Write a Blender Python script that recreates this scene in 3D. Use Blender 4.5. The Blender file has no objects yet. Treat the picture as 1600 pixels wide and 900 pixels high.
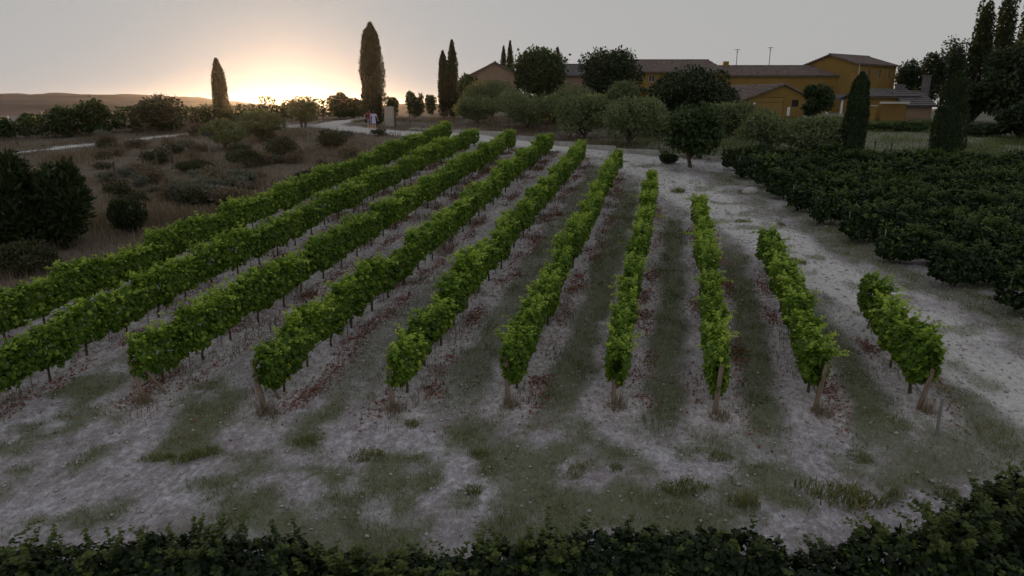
import bpy, math, random
import numpy as np
from mathutils import Vector

# ------------------------------------------------------------------ camera, sky, sun, exposure
F_PX, PITCH, ZC, SL = 1067.0, math.atan((450 - 165) / 1067.0), 8.04, 0.0972
scene = bpy.context.scene
col = scene.collection
cam_d = bpy.data.cameras.new('camera'); cam_d.sensor_width = 36.0; cam_d.lens = 24.0
cam_d.clip_start = 0.1; cam_d.clip_end = 20000
cam = bpy.data.objects.new('camera', cam_d); col.objects.link(cam)
cam.location = (0, 0, ZC); cam.rotation_euler = (math.pi / 2 - PITCH, 0, 0)
scene.camera = cam

SUN_EL, SUN_AZ = math.radians(1.0), math.radians(-17.5)        # azimuth from +Y, clockwise positive
world = bpy.data.worlds.new('World'); scene.world = world; world.use_nodes = True
wn = world.node_tree; wn.nodes.clear()
sky = wn.nodes.new('ShaderNodeTexSky'); sky.sky_type = 'NISHITA'; sky.sun_disc = False
sky.sun_elevation = SUN_EL; sky.sun_rotation = SUN_AZ
sky.air_density = 1.0; sky.dust_density = 2.0; sky.ozone_density = 1.5; sky.altitude = 300
hs = wn.nodes.new('ShaderNodeHueSaturation'); hs.inputs['Saturation'].default_value = 0.45
bg = wn.nodes.new('ShaderNodeBackground'); bg.inputs['Strength'].default_value = 0.15
wo = wn.nodes.new('ShaderNodeOutputWorld')
gm = wn.nodes.new('ShaderNodeGamma'); gm.inputs['Gamma'].default_value = 0.04       # added to flatten the sky's brightness so the ground gets more light
mu = wn.nodes.new('ShaderNodeVectorMath'); mu.operation = 'SCALE'; mu.inputs['Scale'].default_value = 0.76
wn.links.new(sky.outputs[0], hs.inputs['Color']); wn.links.new(hs.outputs[0], gm.inputs['Color'])
wn.links.new(gm.outputs[0], mu.inputs[0]); wn.links.new(mu.outputs[0], bg.inputs['Color'])
wn.links.new(bg.outputs[0], wo.inputs['Surface'])

sun_d = bpy.data.lights.new('sun', 'SUN'); sun_d.energy = 0.85; sun_d.angle = math.radians(0.5)
sun_d.color = (1.0, 0.58, 0.27)
sun = bpy.data.objects.new('sun', sun_d); col.objects.link(sun)
sdir = Vector((math.sin(SUN_AZ) * math.cos(SUN_EL), math.cos(SUN_AZ) * math.cos(SUN_EL), math.sin(SUN_EL)))
sun.rotation_euler = sdir.to_track_quat('Z', 'Y').to_euler()

vs = scene.view_settings
vs.view_transform = 'Standard'; vs.look = 'None'; vs.gamma = 1.0; vs.exposure = 1.9
vs.use_curve_mapping = False
cy = scene.cycles
cy.use_denoising = True
cy.max_bounces = 6; cy.diffuse_bounces = 3; cy.glossy_bounces = 2; cy.transmission_bounces = 4
cy.volume_bounces = 0; cy.transparent_max_bounces = 4
cy.caustics_reflective = False; cy.caustics_refractive = False

rng = np.random.default_rng(7)
random.seed(7)

# ------------------------------------------------------------------ helpers: numbers
def vn(x, y, s, seed=0):
    """smooth value noise, -1..1"""
    x = np.asarray(x, float) / s + 137.3 + seed * 17.17; y = np.asarray(y, float) / s + 71.9 + seed * 9.31
    xi = np.floor(x); yi = np.floor(y); fx = x - xi; fy = y - yi
    fx = fx * fx * (3 - 2 * fx); fy = fy * fy * (3 - 2 * fy)
    def h(a, b):
        v = np.sin(a * 127.1 + b * 311.7 + seed * 74.7) * 43758.5453
        return (v - np.floor(v)) * 2 - 1
    return (h(xi, yi) * (1 - fx) + h(xi + 1, yi) * fx) * (1 - fy) + (h(xi, yi + 1) * (1 - fx) + h(xi + 1, yi + 1) * fx) * fy

def sstep(a, b, x):
    t = np.clip((np.asarray(x, float) - a) / (b - a), 0, 1); return t * t * (3 - 2 * t)

def zbase(x, y):
    x = np.asarray(x, float); y = np.asarray(y, float)
    up = np.maximum(y - 60, 0)
    g = SL * (np.minimum(y, 60) + 15 * (1 - np.exp(-up / 15)))
    left = sstep(0.0, -0.22, x / np.maximum(y, 30))
    fall_l = sstep(72, 330, y); fall_r = sstep(125, 420, y)
    f = left * fall_l + (1 - left) * fall_r
    return g * (1 - f) + (-12.0) * f

def ray(px, py):
    v = -(py - 450) / F_PX
    return np.array([(px - 800) / F_PX, math.cos(PITCH) + v * math.sin(PITCH), -math.sin(PITCH) + v * math.cos(PITCH)])

def gnd(px, py, h=0.0):
    """where the ray of a photo pixel meets the ground (or h metres above it)"""
    d = ray(px, py); t = np.arange(3, 2500, 0.1)
    q = ZC + t * d[2] - zbase(t * d[0], t * d[1]) - h
    k = int(np.argmax(q < 0))
    if q[k] >= 0: k = len(t) - 1
    return t[k] * d[0], t[k] * d[1]

def at(px, py, Y):
    d = ray(px, py); t = Y / d[1]
    return np.array([t * d[0], Y, ZC + t * d[2]])

def pdist(x, y, pts):
    x = np.asarray(x, float); y = np.asarray(y, float)
    best = np.full(x.shape, 1e9)
    for (ax, ay), (bx, by) in zip(pts[:-1], pts[1:]):
        dx, dy = bx - ax, by - ay
        t = np.clip(((x - ax) * dx + (y - ay) * dy) / (dx * dx + dy * dy), 0, 1)
        best = np.minimum(best, np.hypot(x - ax - t * dx, y - ay - t * dy))
    return best

RN = np.array([0.9734, -0.2290]); RR = np.array([0.2290, 0.9734])      # across and along the vine rows
ROWS = [  # offset across, near end, far end
    (-17.45, 8.0, 51.5), (-14.75, 8.0, 50.4), (-11.65, 12.3, 49.3), (-8.75, 12.6, 48.3), (-5.95, 13.4, 46.3),
    (-3.42, 14.1, 42.8), (-1.05, 14.7, 34.8), (1.2, 14.7, 30.4), (3.42, 15.4, 25.5), (5.72, 16.0, 20.6)]

road_px = [(-160, 262), (0, 241), (160, 224), (330, 205), (430, 198), (500, 196), (575, 204), (660, 210), (740, 213), (810, 221),
           (880, 231), (960, 243), (1060, 255), (1160, 266), (1400, 273), (1640, 276)]
ROAD = [gnd(*q) for q in road_px]
PATH = [gnd(*q) for q in [(950, 246), (1000, 264), (1060, 292), (1130, 335), (1215, 385), (1320, 448), (1440, 520), (1640, 640)]]
UP = [gnd(*q) for q in [(500, 196), (545, 188), (590, 184)]]

def pathmask(x, y):
    j = 0.55 * vn(x, y, 1.7, 3) + 0.3 * vn(x, y, 0.6, 4)
    d1 = pdist(x, y, ROAD) + j * 0.6 + 0.75 * sstep(-20, -26, x)
    d2 = pdist(x, y, PATH) + j * 1.2
    d3 = pdist(x, y, UP) + j * 0.6
    return np.maximum(np.maximum(1 - sstep(1.0, 1.9, d1), 1 - sstep(0.9, 2.2, d2)), 1 - sstep(0.9, 1.7, d3))

def meadowmask(x, y):
    """rough dry ground left of the first row"""
    n = x * RN[0] + y * RN[1]
    return sstep(-18.4, -19.6, n + 0.35 * vn(x, y, 1.5, 5)) * sstep(70, 64, y)

def bermmask(x, y):
    """bare tilled band under each row"""
    n = x * RN[0] + y * RN[1]; t = x * RR[0] + y * RR[1]
    m = np.zeros(np.shape(x))
    for o, a, b in ROWS:
        m = np.maximum(m, (1 - sstep(0.45, 0.85, np.abs(n - o - 0.1) + 0.2 * vn(x, y, 0.8, 6))) * sstep(a - 1.2, a, t) * sstep(b + 1.0, b, t))
    return m

def grassmask(x, y):
    n = x * RN[0] + y * RN[1]; t = x * RR[0] + y * RR[1]
    j = 0.22 * vn(x, y, 0.9, 7) + 0.12 * vn(x, y, 0.35, 8)
    m = np.zeros(np.shape(x))
    offs = [r[0] for r in ROWS]
    amp = [0.12, 0.15, 0.22, 0.55, 0.8, 1.0, 1.0, 1.0, 1.0]
    for k in range(9):
        c = (offs[k] + offs[k + 1]) / 2 - 0.1; w = (offs[k + 1] - offs[k]) / 2 - 0.55
        a = amp[k]
        if k == 3: a = a * sstep(27, 19, t)
        fade = sstep(ROWS[k][2] + 0.5, ROWS[k + 1][2] - 2, t)
        m = np.maximum(m, a * (1 - sstep(w - 0.15, w + 0.2, np.abs(n - c) + j)) * np.clip(fade + 0.2, 0, 1))
    m = np.maximum(m, 0.9 * (1 - sstep(0.6, 1.0, np.abs(n - 6.9) + j)) * sstep(23.5, 20, t))
    head = sstep(15.0, 12.6, t) * sstep(2, 6, y)
    patch = sstep(-0.45, 0.35, vn(x, y, 1.15, 9) + 0.8 * vn(x, y, 0.5, 10) + 0.4 * vn(x, y, 0.22, 16))
    m = np.where(head > 0, np.maximum(m * (1 - head), head * patch), m)
    # headland between row ends and the road, path verges
    side = sstep(1.7, 3.0, pdist(x, y, PATH)) * sstep(3.5, 5.0, n) * sstep(46, 42, y)
    m = np.maximum(m, 0.8 * side * sstep(-0.5, 0.2, vn(x, y, 1.4, 11)))
    far = sstep(1.4, 2.6, pdist(x, y, ROAD)) * sstep(48, 54, y)
    m = np.maximum(m, 0.35 * far * sstep(-0.4, 0.4, vn(x, y, 3.0, 12)) * sstep(-16, -6, x))
    edge = sstep(1.0, 2.4, pdist(x, y, PATH)) * sstep(11.0, 12.6, x) * sstep(45, 43, y)
    m = np.maximum(m, 0.75 * edge * sstep(-0.35, 0.25, vn(x, y, 1.2, 15)))
    spots = sstep(0.3, 0.6, vn(x, y, 1.1, 13) + 0.35 * vn(x, y, 0.4, 14)) * (1 - sstep(1.0, 3.4, pdist(x, y, PATH)))
    m = np.maximum(m * (1 - pathmask(x, y)), 0.6 * spots)
    return m * (1 - 0.85 * bermmask(x, y)) * (1 - meadowmask(x, y))

def zt(x, y, pm=None):
    x = np.asarray(x, float); y = np.asarray(y, float)
    if pm is None: pm = pathmask(x, y)
    near = sstep(130, 75, np.hypot(x, y))
    rel = 0.07 * vn(x, y, 2.6, 20) + 0.055 * vn(x, y, 0.75, 21) + 0.05 * vn(x, y, 0.34, 22)
    rel = rel * (1 - 0.65 * pm)
    ruts = -0.05 * (np.exp(-((pdist(x, y, PATH) - 0.75) / 0.25) ** 2) + np.exp(-((pdist(x, y, ROAD) - 0.75) / 0.25) ** 2))
    return zbase(x, y) + near * (rel + ruts)

def zt1(x, y): return float(zt(np.array([x]), np.array([y]))[0])

# ------------------------------------------------------------------ helpers: meshes and objects
def mesh_np(name, verts, faces, mats=(), smooth=False, tint=None, mat_idx=None):
    verts = np.asarray(verts, np.float32); faces = np.asarray(faces, np.int32)
    me = bpy.data.meshes.new(name)
    me.vertices.add(len(verts)); me.vertices.foreach_set('co', verts.ravel())
    k = faces.shape[1]
    me.loops.add(faces.size); me.loops.foreach_set('vertex_index', faces.ravel())
    me.polygons.add(len(faces))
    me.polygons.foreach_set('loop_start', np.arange(0, faces.size, k, dtype=np.int32))
    me.polygons.foreach_set('loop_total', np.full(len(faces), k, np.int32))
    if smooth: me.polygons.foreach_set('use_smooth', np.ones(len(faces), bool))
    for m in mats: me.materials.append(m)
    if tint is not None:
        at_ = me.attributes.new('tint', 'FLOAT', 'POINT'); at_.data.foreach_set('value', np.asarray(tint, np.float32))
    me.update(); me.validate()
    return me

def mesh_py(name, verts, faces, mats=(), smooth=False):
    me = bpy.data.meshes.new(name)
    me.from_pydata([tuple(map(float, v)) for v in verts], [], [tuple(f) for f in faces])
    for m in mats: me.materials.append(m)
    if smooth: me.polygons.foreach_set('use_smooth', np.ones(len(me.polygons), bool))
    me.update()
    return me

def link(name, me, parent=None, loc=None):
    o = bpy.data.objects.new(name, me); col.objects.link(o)
    if parent is not None: o.parent = parent
    if loc is not None: o.location = loc
    return o

def thing(name, label, cat, loc, rz=0, group=None):
    o = bpy.data.objects.new(name, None); col.objects.link(o); o.empty_display_size = 0.2
    o.location = tuple(map(float, loc)); o.rotation_euler = (0, 0, rz)
    tag(o, label, cat, group); return o

def tag(o, label=None, cat=None, group=None, kind=None):
    if label: o['label'] = label
    if cat: o['category'] = cat
    if group: o['group'] = group
    if kind: o['kind'] = kind
    return o

class MB:
    """collects simple shapes into one mesh"""
    def __init__(s): s.v = []; s.f = []
    def add(s, v, f):
        k = len(s.v); s.v += [tuple(map(float, q)) for q in v]; s.f += [tuple(i + k for i in q) for q in f]; return s
    def box(s, c, d, rz=0.0):
        cx, cy_, cz = c; hx, hy, hz = d[0] / 2, d[1] / 2, d[2] / 2
        ca, sa = math.cos(rz), math.sin(rz)
        v = [(cx + ca * x - sa * y, cy_ + sa * x + ca * y, cz + z) for z in (-hz, hz) for x, y in ((-hx, -hy), (hx, -hy), (hx, hy), (-hx, hy))]
        return s.add(v, [(3, 2, 1, 0), (4, 5, 6, 7), (0, 1, 5, 4), (1, 2, 6, 5), (2, 3, 7, 6), (3, 0, 4, 7)])
    def tube(s, pts, rad, n=6, cap=True):
        pts = [np.array(p, float) for p in pts]; rad = list(rad) if hasattr(rad, '__len__') else [rad] * len(pts)
        rings = []
        for i, p in enumerate(pts):
            d = pts[min(i + 1, len(pts) - 1)] - pts[max(i - 1, 0)]; d = d / (np.linalg.norm(d) + 1e-9)
            a = np.cross(d, (0, 0, 1.0) if abs(d[2]) < 0.9 else (1.0, 0, 0)); a /= np.linalg.norm(a); b = np.cross(d, a)
            rings.append([p + rad[i] * (a * math.cos(2 * math.pi * k / n) + b * math.sin(2 * math.pi * k / n)) for k in range(n)])
        v = [q for r in rings for q in r]; f = []
        for i in range(len(pts) - 1):
            for k in range(n):
                f.append((i * n + k, i * n + (k + 1) % n, (i + 1) * n + (k + 1) % n, (i + 1) * n + k))
        if cap: f += [tuple(range(n)), tuple(reversed(range((len(pts) - 1) * n, len(pts) * n)))]
        return s.add(v, f)
    def quad(s, a, b, c, d): return s.add([a, b, c, d], [(0, 1, 2, 3)])
    def poly(s, pts): return s.add(pts, [tuple(range(len(pts)))])
    def mesh(s, name, mat, smooth=False, off=None):
        v = s.v if off is None else [(a - off[0], b - off[1], c - off[2]) for a, b, c in s.v]
        return mesh_py(name, v, s.f, [mat], smooth)
    def build(s, name, mat, parent=None, smooth=False, off=None): return link(name, s.mesh(name, mat, smooth, off), parent)

# leaf templates: (u along midrib, v across, w off plane)
def lobed():
    out = [(0.10, 0), (-0.06, 0.24), (0.17, 0.48), (0.36, 0.33), (0.66, 0.46), (0.70, 0.22), (1.0, 0), (0.70, -0.22), (0.66, -0.46), (0.36, -0.33), (0.17, -0.48), (-0.06, -0.24)]
    v = [(0.42, 0, 0.03)] + [(u, w, -0.30 * abs(w) - 0.16 * u * u) for u, w in out]
    f = [(0, 1 + k, 1 + (k + 1) % 12) for k in range(12)]
    return np.array(v), np.array(f)
def lobed_lo():
    out = [(0.05, 0), (0.1, 0.46), (0.62, 0.42), (1.0, 0), (0.62, -0.42), (0.1, -0.46)]
    v = [(0.42, 0, 0.04)] + [(u, w, -0.30 * abs(w) - 0.14 * u * u) for u, w in out]
    return np.array(v), np.array([(0, 1 + k, 1 + (k + 1) % 6) for k in range(6)])
def oval(wd):
    v = [(0, 0, 0), (0.45, wd, -0.08), (1, 0, -0.12), (0.45, -wd, -0.08)]
    return np.array(v, float), np.array([(0, 2, 1), (0, 3, 2)])
LOBED, LOBED_LO, OVAL, SLIM, NEEDLE = lobed(), lobed_lo(), oval(0.42), oval(0.2), oval(0.14)

def unit(a): return a / (np.linalg.norm(a, axis=-1, keepdims=True) + 1e-9)
def leaves(P, D, N, size, tpl, tints):
    """P positions, D midrib directions, N approx normals -> verts, faces, tint per vertex"""
    tv, tf = tpl; D = unit(D); N = unit(N - D * np.sum(N * D, 1, keepdims=True)); B = np.cross(N, D)
    size = np.asarray(size)[:, None, None]
    V = P[:, None, :] + size * (tv[None, :, 0:1] * D[:, None, :] + tv[None, :, 1:2] * B[:, None, :] + tv[None, :, 2:3] * N[:, None, :])
    n, k = len(P), len(tv)
    Fc = tf[None] + (np.arange(n) * k)[:, None, None]
    return V.reshape(-1, 3), Fc.reshape(-1, 3), np.repeat(tints, k)

def join(parts):
    v, f, t, k = [], [], [], 0
    for a, b, c in parts:
        v.append(a); f.append(b + k); t.append(c); k += len(a)
    return np.concatenate(v), np.concatenate(f), np.concatenate(t)

def rdirs(n, r=rng): return unit(r.normal(size=(n, 3)))

# ------------------------------------------------------------------ materials
def new_mat(name):
    m = bpy.data.materials.new(name); m.use_nodes = True; nt = m.node_tree; nt.nodes.clear()
    out = nt.nodes.new('ShaderNodeOutputMaterial'); return m, nt, out
def nd(nt, t, **kw):
    n = nt.nodes.new(t)
    for k, v in kw.items(): setattr(n, k, v)
    return n
def noise(nt, scale, detail=3, vec=None, rough=0.6):
    n = nd(nt, 'ShaderNodeTexNoise'); n.inputs['Scale'].default_value = scale; n.inputs['Detail'].default_value = detail; n.inputs['Roughness'].default_value = rough
    if vec: nt.links.new(vec, n.inputs['Vector'])
    return n.outputs['Fac']
def ramp(nt, fac, stops):
    r = nd(nt, 'ShaderNodeValToRGB'); nt.links.new(fac, r.inputs[0])
    e = r.color_ramp.elements
    while len(e) < len(stops): e.new(0.5)
    for el, (p, c) in zip(e, stops): el.position = p; el.color = (c, c, c, 1) if not hasattr(c, '__len__') else (*c, 1)
    return r.outputs[0]
def mixc(nt, fac, a, b):
    m = nd(nt, 'ShaderNodeMix'); m.data_type = 'RGBA'
    for s, v in ((0, fac), (6, a), (7, b)):
        if hasattr(v, 'is_linked'): nt.links.new(v, m.inputs[s])
        elif hasattr(v, '__len__'): m.inputs[s].default_value = (*v, 1)
        else: m.inputs[s].default_value = v
    return m.outputs[2]
def math_(nt, op, a, b=None):
    m = nd(nt, 'ShaderNodeMath'); m.operation = op
    for s, v in ((0, a), (1, b)):
        if v is None: continue
        if hasattr(v, 'is_linked'): nt.links.new(v, m.inputs[s])
        else: m.inputs[s].default_value = v
    return m.outputs[0]

def leaf_mat(name, dark, light, young=None, trans=0.35, rough=0.5):
    m, nt, out = new_mat(name)
    a = nd(nt, 'ShaderNodeAttribute'); a.attribute_name = 'tint'
    oi = nd(nt, 'ShaderNodeObjectInfo')
    f = math_(nt, 'ADD', a.outputs['Fac'], math_(nt, 'MULTIPLY', math_(nt, 'SUBTRACT', oi.outputs['Random'], 0.5), 0.2))
    stops = [(0.0, dark), (0.7, light)] + ([(1.0, young)] if young else [])
    c = ramp(nt, f, stops)
    p = nd(nt, 'ShaderNodeBsdfPrincipled'); p.inputs['Roughness'].default_value = rough; p.inputs['Specular IOR Level'].default_value = 0.3
    nt.links.new(c, p.inputs['Base Color'])
    tr = nd(nt, 'ShaderNodeBsdfTranslucent')
    tc = mixc(nt, 0.5, c, (light[0] * 1.5, light[1] * 1.35, light[2] * 0.6)); nt.links.new(tc, tr.inputs['Color'])
    mx = nd(nt, 'ShaderNodeMixShader'); mx.inputs[0].default_value = trans
    nt.links.new(p.outputs[0], mx.inputs[1]); nt.links.new(tr.outputs[0], mx.inputs[2]); nt.links.new(mx.outputs[0], out.inputs['Surface'])
    return m

def solid_mat(name, c1, c2, scale=3.0, rough=0.85, bump=0.0, bscale=20.0, metal=0.0, stretch=None, stain=None):
    m, nt, out = new_mat(name)
    tc = nd(nt, 'ShaderNodeTexCoord'); vec = tc.outputs['Object']
    if stretch:
        mp = nd(nt, 'ShaderNodeMapping'); mp.inputs['Scale'].default_value = stretch; nt.links.new(vec, mp.inputs[0]); vec = mp.outputs[0]
    c = mixc(nt, ramp(nt, noise(nt, scale, 5, vec), [(0.3, 0.0), (0.7, 1.0)]), c1, c2)
    if stain: c = mixc(nt, math_(nt, 'MULTIPLY', ramp(nt, noise(nt, scale * 0.35, 4, vec), [(0.5, 0.0), (0.75, 1.0)]), 0.6), c, stain)
    p = nd(nt, 'ShaderNodeBsdfPrincipled'); p.inputs['Roughness'].default_value = rough; p.inputs['Metallic'].default_value = metal
    p.inputs['Specular IOR Level'].default_value = 0.25
    nt.links.new(c, p.inputs['Base Color'])
    if bump:
        b = nd(nt, 'ShaderNodeBump'); b.inputs['Strength'].default_value = bump; b.inputs['Distance'].default_value = 0.03
        nt.links.new(noise(nt, bscale, 4, vec), b.inputs['Height']); nt.links.new(b.outputs[0], p.inputs['Normal'])
    nt.links.new(p.outputs[0], out.inputs['Surface'])
    return m

M = {}
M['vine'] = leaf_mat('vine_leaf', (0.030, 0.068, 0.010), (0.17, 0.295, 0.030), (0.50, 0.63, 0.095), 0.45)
M['vine_right_shade'] = leaf_mat('right_vine_leaf_painted_shade', (0.006, 0.017, 0.005), (0.026, 0.056, 0.011), (0.10, 0.155, 0.024), 0.25)  # vine leaf darkened, painting in the light falloff towards the right
M['vine_front_shade'] = leaf_mat('front_vine_leaf_painted_shade', (0.005, 0.012, 0.004), (0.017, 0.036, 0.008), (0.095, 0.13, 0.020), 0.28)  # near-black vine leaf, backlit shade and corner falloff painted into the colour
M['olive'] = leaf_mat('olive_leaf', (0.062, 0.085, 0.038), (0.20, 0.245, 0.115), None, 0.25)
M['evergreen'] = leaf_mat('evergreen_leaf', (0.010, 0.022, 0.008), (0.040, 0.065, 0.022), None, 0.2)
M['broadleaf'] = leaf_mat('broad_leaf', (0.016, 0.036, 0.012), (0.062, 0.10, 0.030), (0.12, 0.15, 0.03), 0.32)
M['cypress'] = leaf_mat('cypress_scale', (0.010, 0.020, 0.006), (0.034, 0.050, 0.012), None, 0.25)
M['poplar'] = leaf_mat('poplar_leaf', (0.016, 0.026, 0.007), (0.045, 0.060, 0.015), None, 0.3)
M['scrub'] = leaf_mat('scrub_leaf', (0.030, 0.035, 0.016), (0.085, 0.090, 0.042), None, 0.25)
M['greyscrub'] = leaf_mat('grey_scrub_leaf', (0.075, 0.085, 0.07), (0.22, 0.23, 0.19), None, 0.25)
M['reed'] = leaf_mat('reed_leaf', (0.010, 0.020, 0.007), (0.040, 0.062, 0.018), None, 0.3)
M['grass'] = leaf_mat('grass_blade', (0.060, 0.100, 0.030), (0.18, 0.215, 0.075), (0.40, 0.33, 0.20), 0.3, 0.7)
M['dry'] = leaf_mat('dry_grass_blade', (0.085, 0.068, 0.052), (0.25, 0.205, 0.155), (0.46, 0.39, 0.29), 0.35, 0.8)
M['litter'] = leaf_mat('fallen_leaf', (0.09, 0.035, 0.028), (0.30, 0.105, 0.08), (0.42, 0.25, 0.16), 0.1, 0.8)
M['bark'] = solid_mat('bark', (0.06, 0.045, 0.035), (0.14, 0.11, 0.085), 14, 0.95, 0.8, 40, stretch=(1, 1, 0.25))
M['wood'] = solid_mat('weathered_wood', (0.17, 0.125, 0.09), (0.34, 0.27, 0.21), 16, 0.9, 0.6, 30, stretch=(1, 1, 0.12))
M['steel'] = solid_mat('galvanised_steel', (0.25, 0.25, 0.25), (0.36, 0.36, 0.36), 8, 0.55, metal=0.6)
M['darkmetal'] = solid_mat('dark_metal', (0.03, 0.035, 0.035), (0.06, 0.06, 0.055), 6, 0.6)
M['hose'] = solid_mat('black_hose', (0.012, 0.012, 0.012), (0.02, 0.02, 0.02), 6, 0.6)
M['concrete'] = solid_mat('concrete', (0.30, 0.29, 0.27), (0.46, 0.45, 0.43), 3, 0.9, 0.4, 18, stain=(0.18, 0.16, 0.14))
M['stone'] = solid_mat('pale_stone', (0.36, 0.31, 0.28), (0.50, 0.45, 0.40), 4, 0.9, 0.5, 14)
M['ochre'] = solid_mat('ochre_render', (0.225, 0.14, 0.038), (0.29, 0.18, 0.050), 0.6, 0.92, 0.2, 12, stain=(0.20, 0.13, 0.055))
M['ochre_door'] = solid_mat('ochre_door_board', (0.26, 0.17, 0.055), (0.31, 0.20, 0.065), 2.0, 0.85, stretch=(1, 1, 0.2))
M['pinkwall'] = solid_mat('pink_render', (0.26, 0.18, 0.13), (0.33, 0.23, 0.165), 0.8, 0.92)
M['tile'] = solid_mat('roof_tile', (0.11, 0.082, 0.075), (0.25, 0.20, 0.185), 2.2, 0.9, 0.2, 10, stain=(0.13, 0.12, 0.11))
M['greytile'] = solid_mat('grey_roof_tile', (0.09, 0.085, 0.09), (0.18, 0.165, 0.165), 2.2, 0.9)
M['trim'] = solid_mat('pale_trim', (0.45, 0.42, 0.38), (0.6, 0.57, 0.52), 2, 0.8)
M['frame'] = solid_mat('window_frame', (0.32, 0.33, 0.36), (0.42, 0.43, 0.46), 3, 0.6)
M['white'] = solid_mat('white_paint', (0.68, 0.68, 0.70), (0.78, 0.78, 0.80), 3, 0.6)
M['canes'] = solid_mat('cane_screen', (0.20, 0.12, 0.04), (0.36, 0.23, 0.08), 20, 0.9, stretch=(1, 1, 0.05))
M['glass'] = solid_mat('window_glass', (0.02, 0.022, 0.025), (0.035, 0.037, 0.04), 1.0, 0.08)
M['skin'] = solid_mat('skin', (0.50, 0.31, 0.24), (0.56, 0.36, 0.28), 6, 0.6)
M['hair'] = solid_mat('dark_hair', (0.035, 0.02, 0.015), (0.07, 0.04, 0.025), 30, 0.6)
M['lilac'] = solid_mat('lilac_cloth', (0.42, 0.42, 0.66), (0.52, 0.52, 0.76), 10, 0.9)
M['maroon'] = solid_mat('maroon_cloth', (0.16, 0.04, 0.06), (0.24, 0.06, 0.08), 10, 0.9)
M['navy'] = solid_mat('greyblue_cloth', (0.20, 0.18, 0.26), (0.28, 0.25, 0.34), 10, 0.9)
M['rock'] = solid_mat('limestone', (0.30, 0.28, 0.28), (0.52, 0.50, 0.51), 6, 0.9, 0.5, 20)

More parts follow.
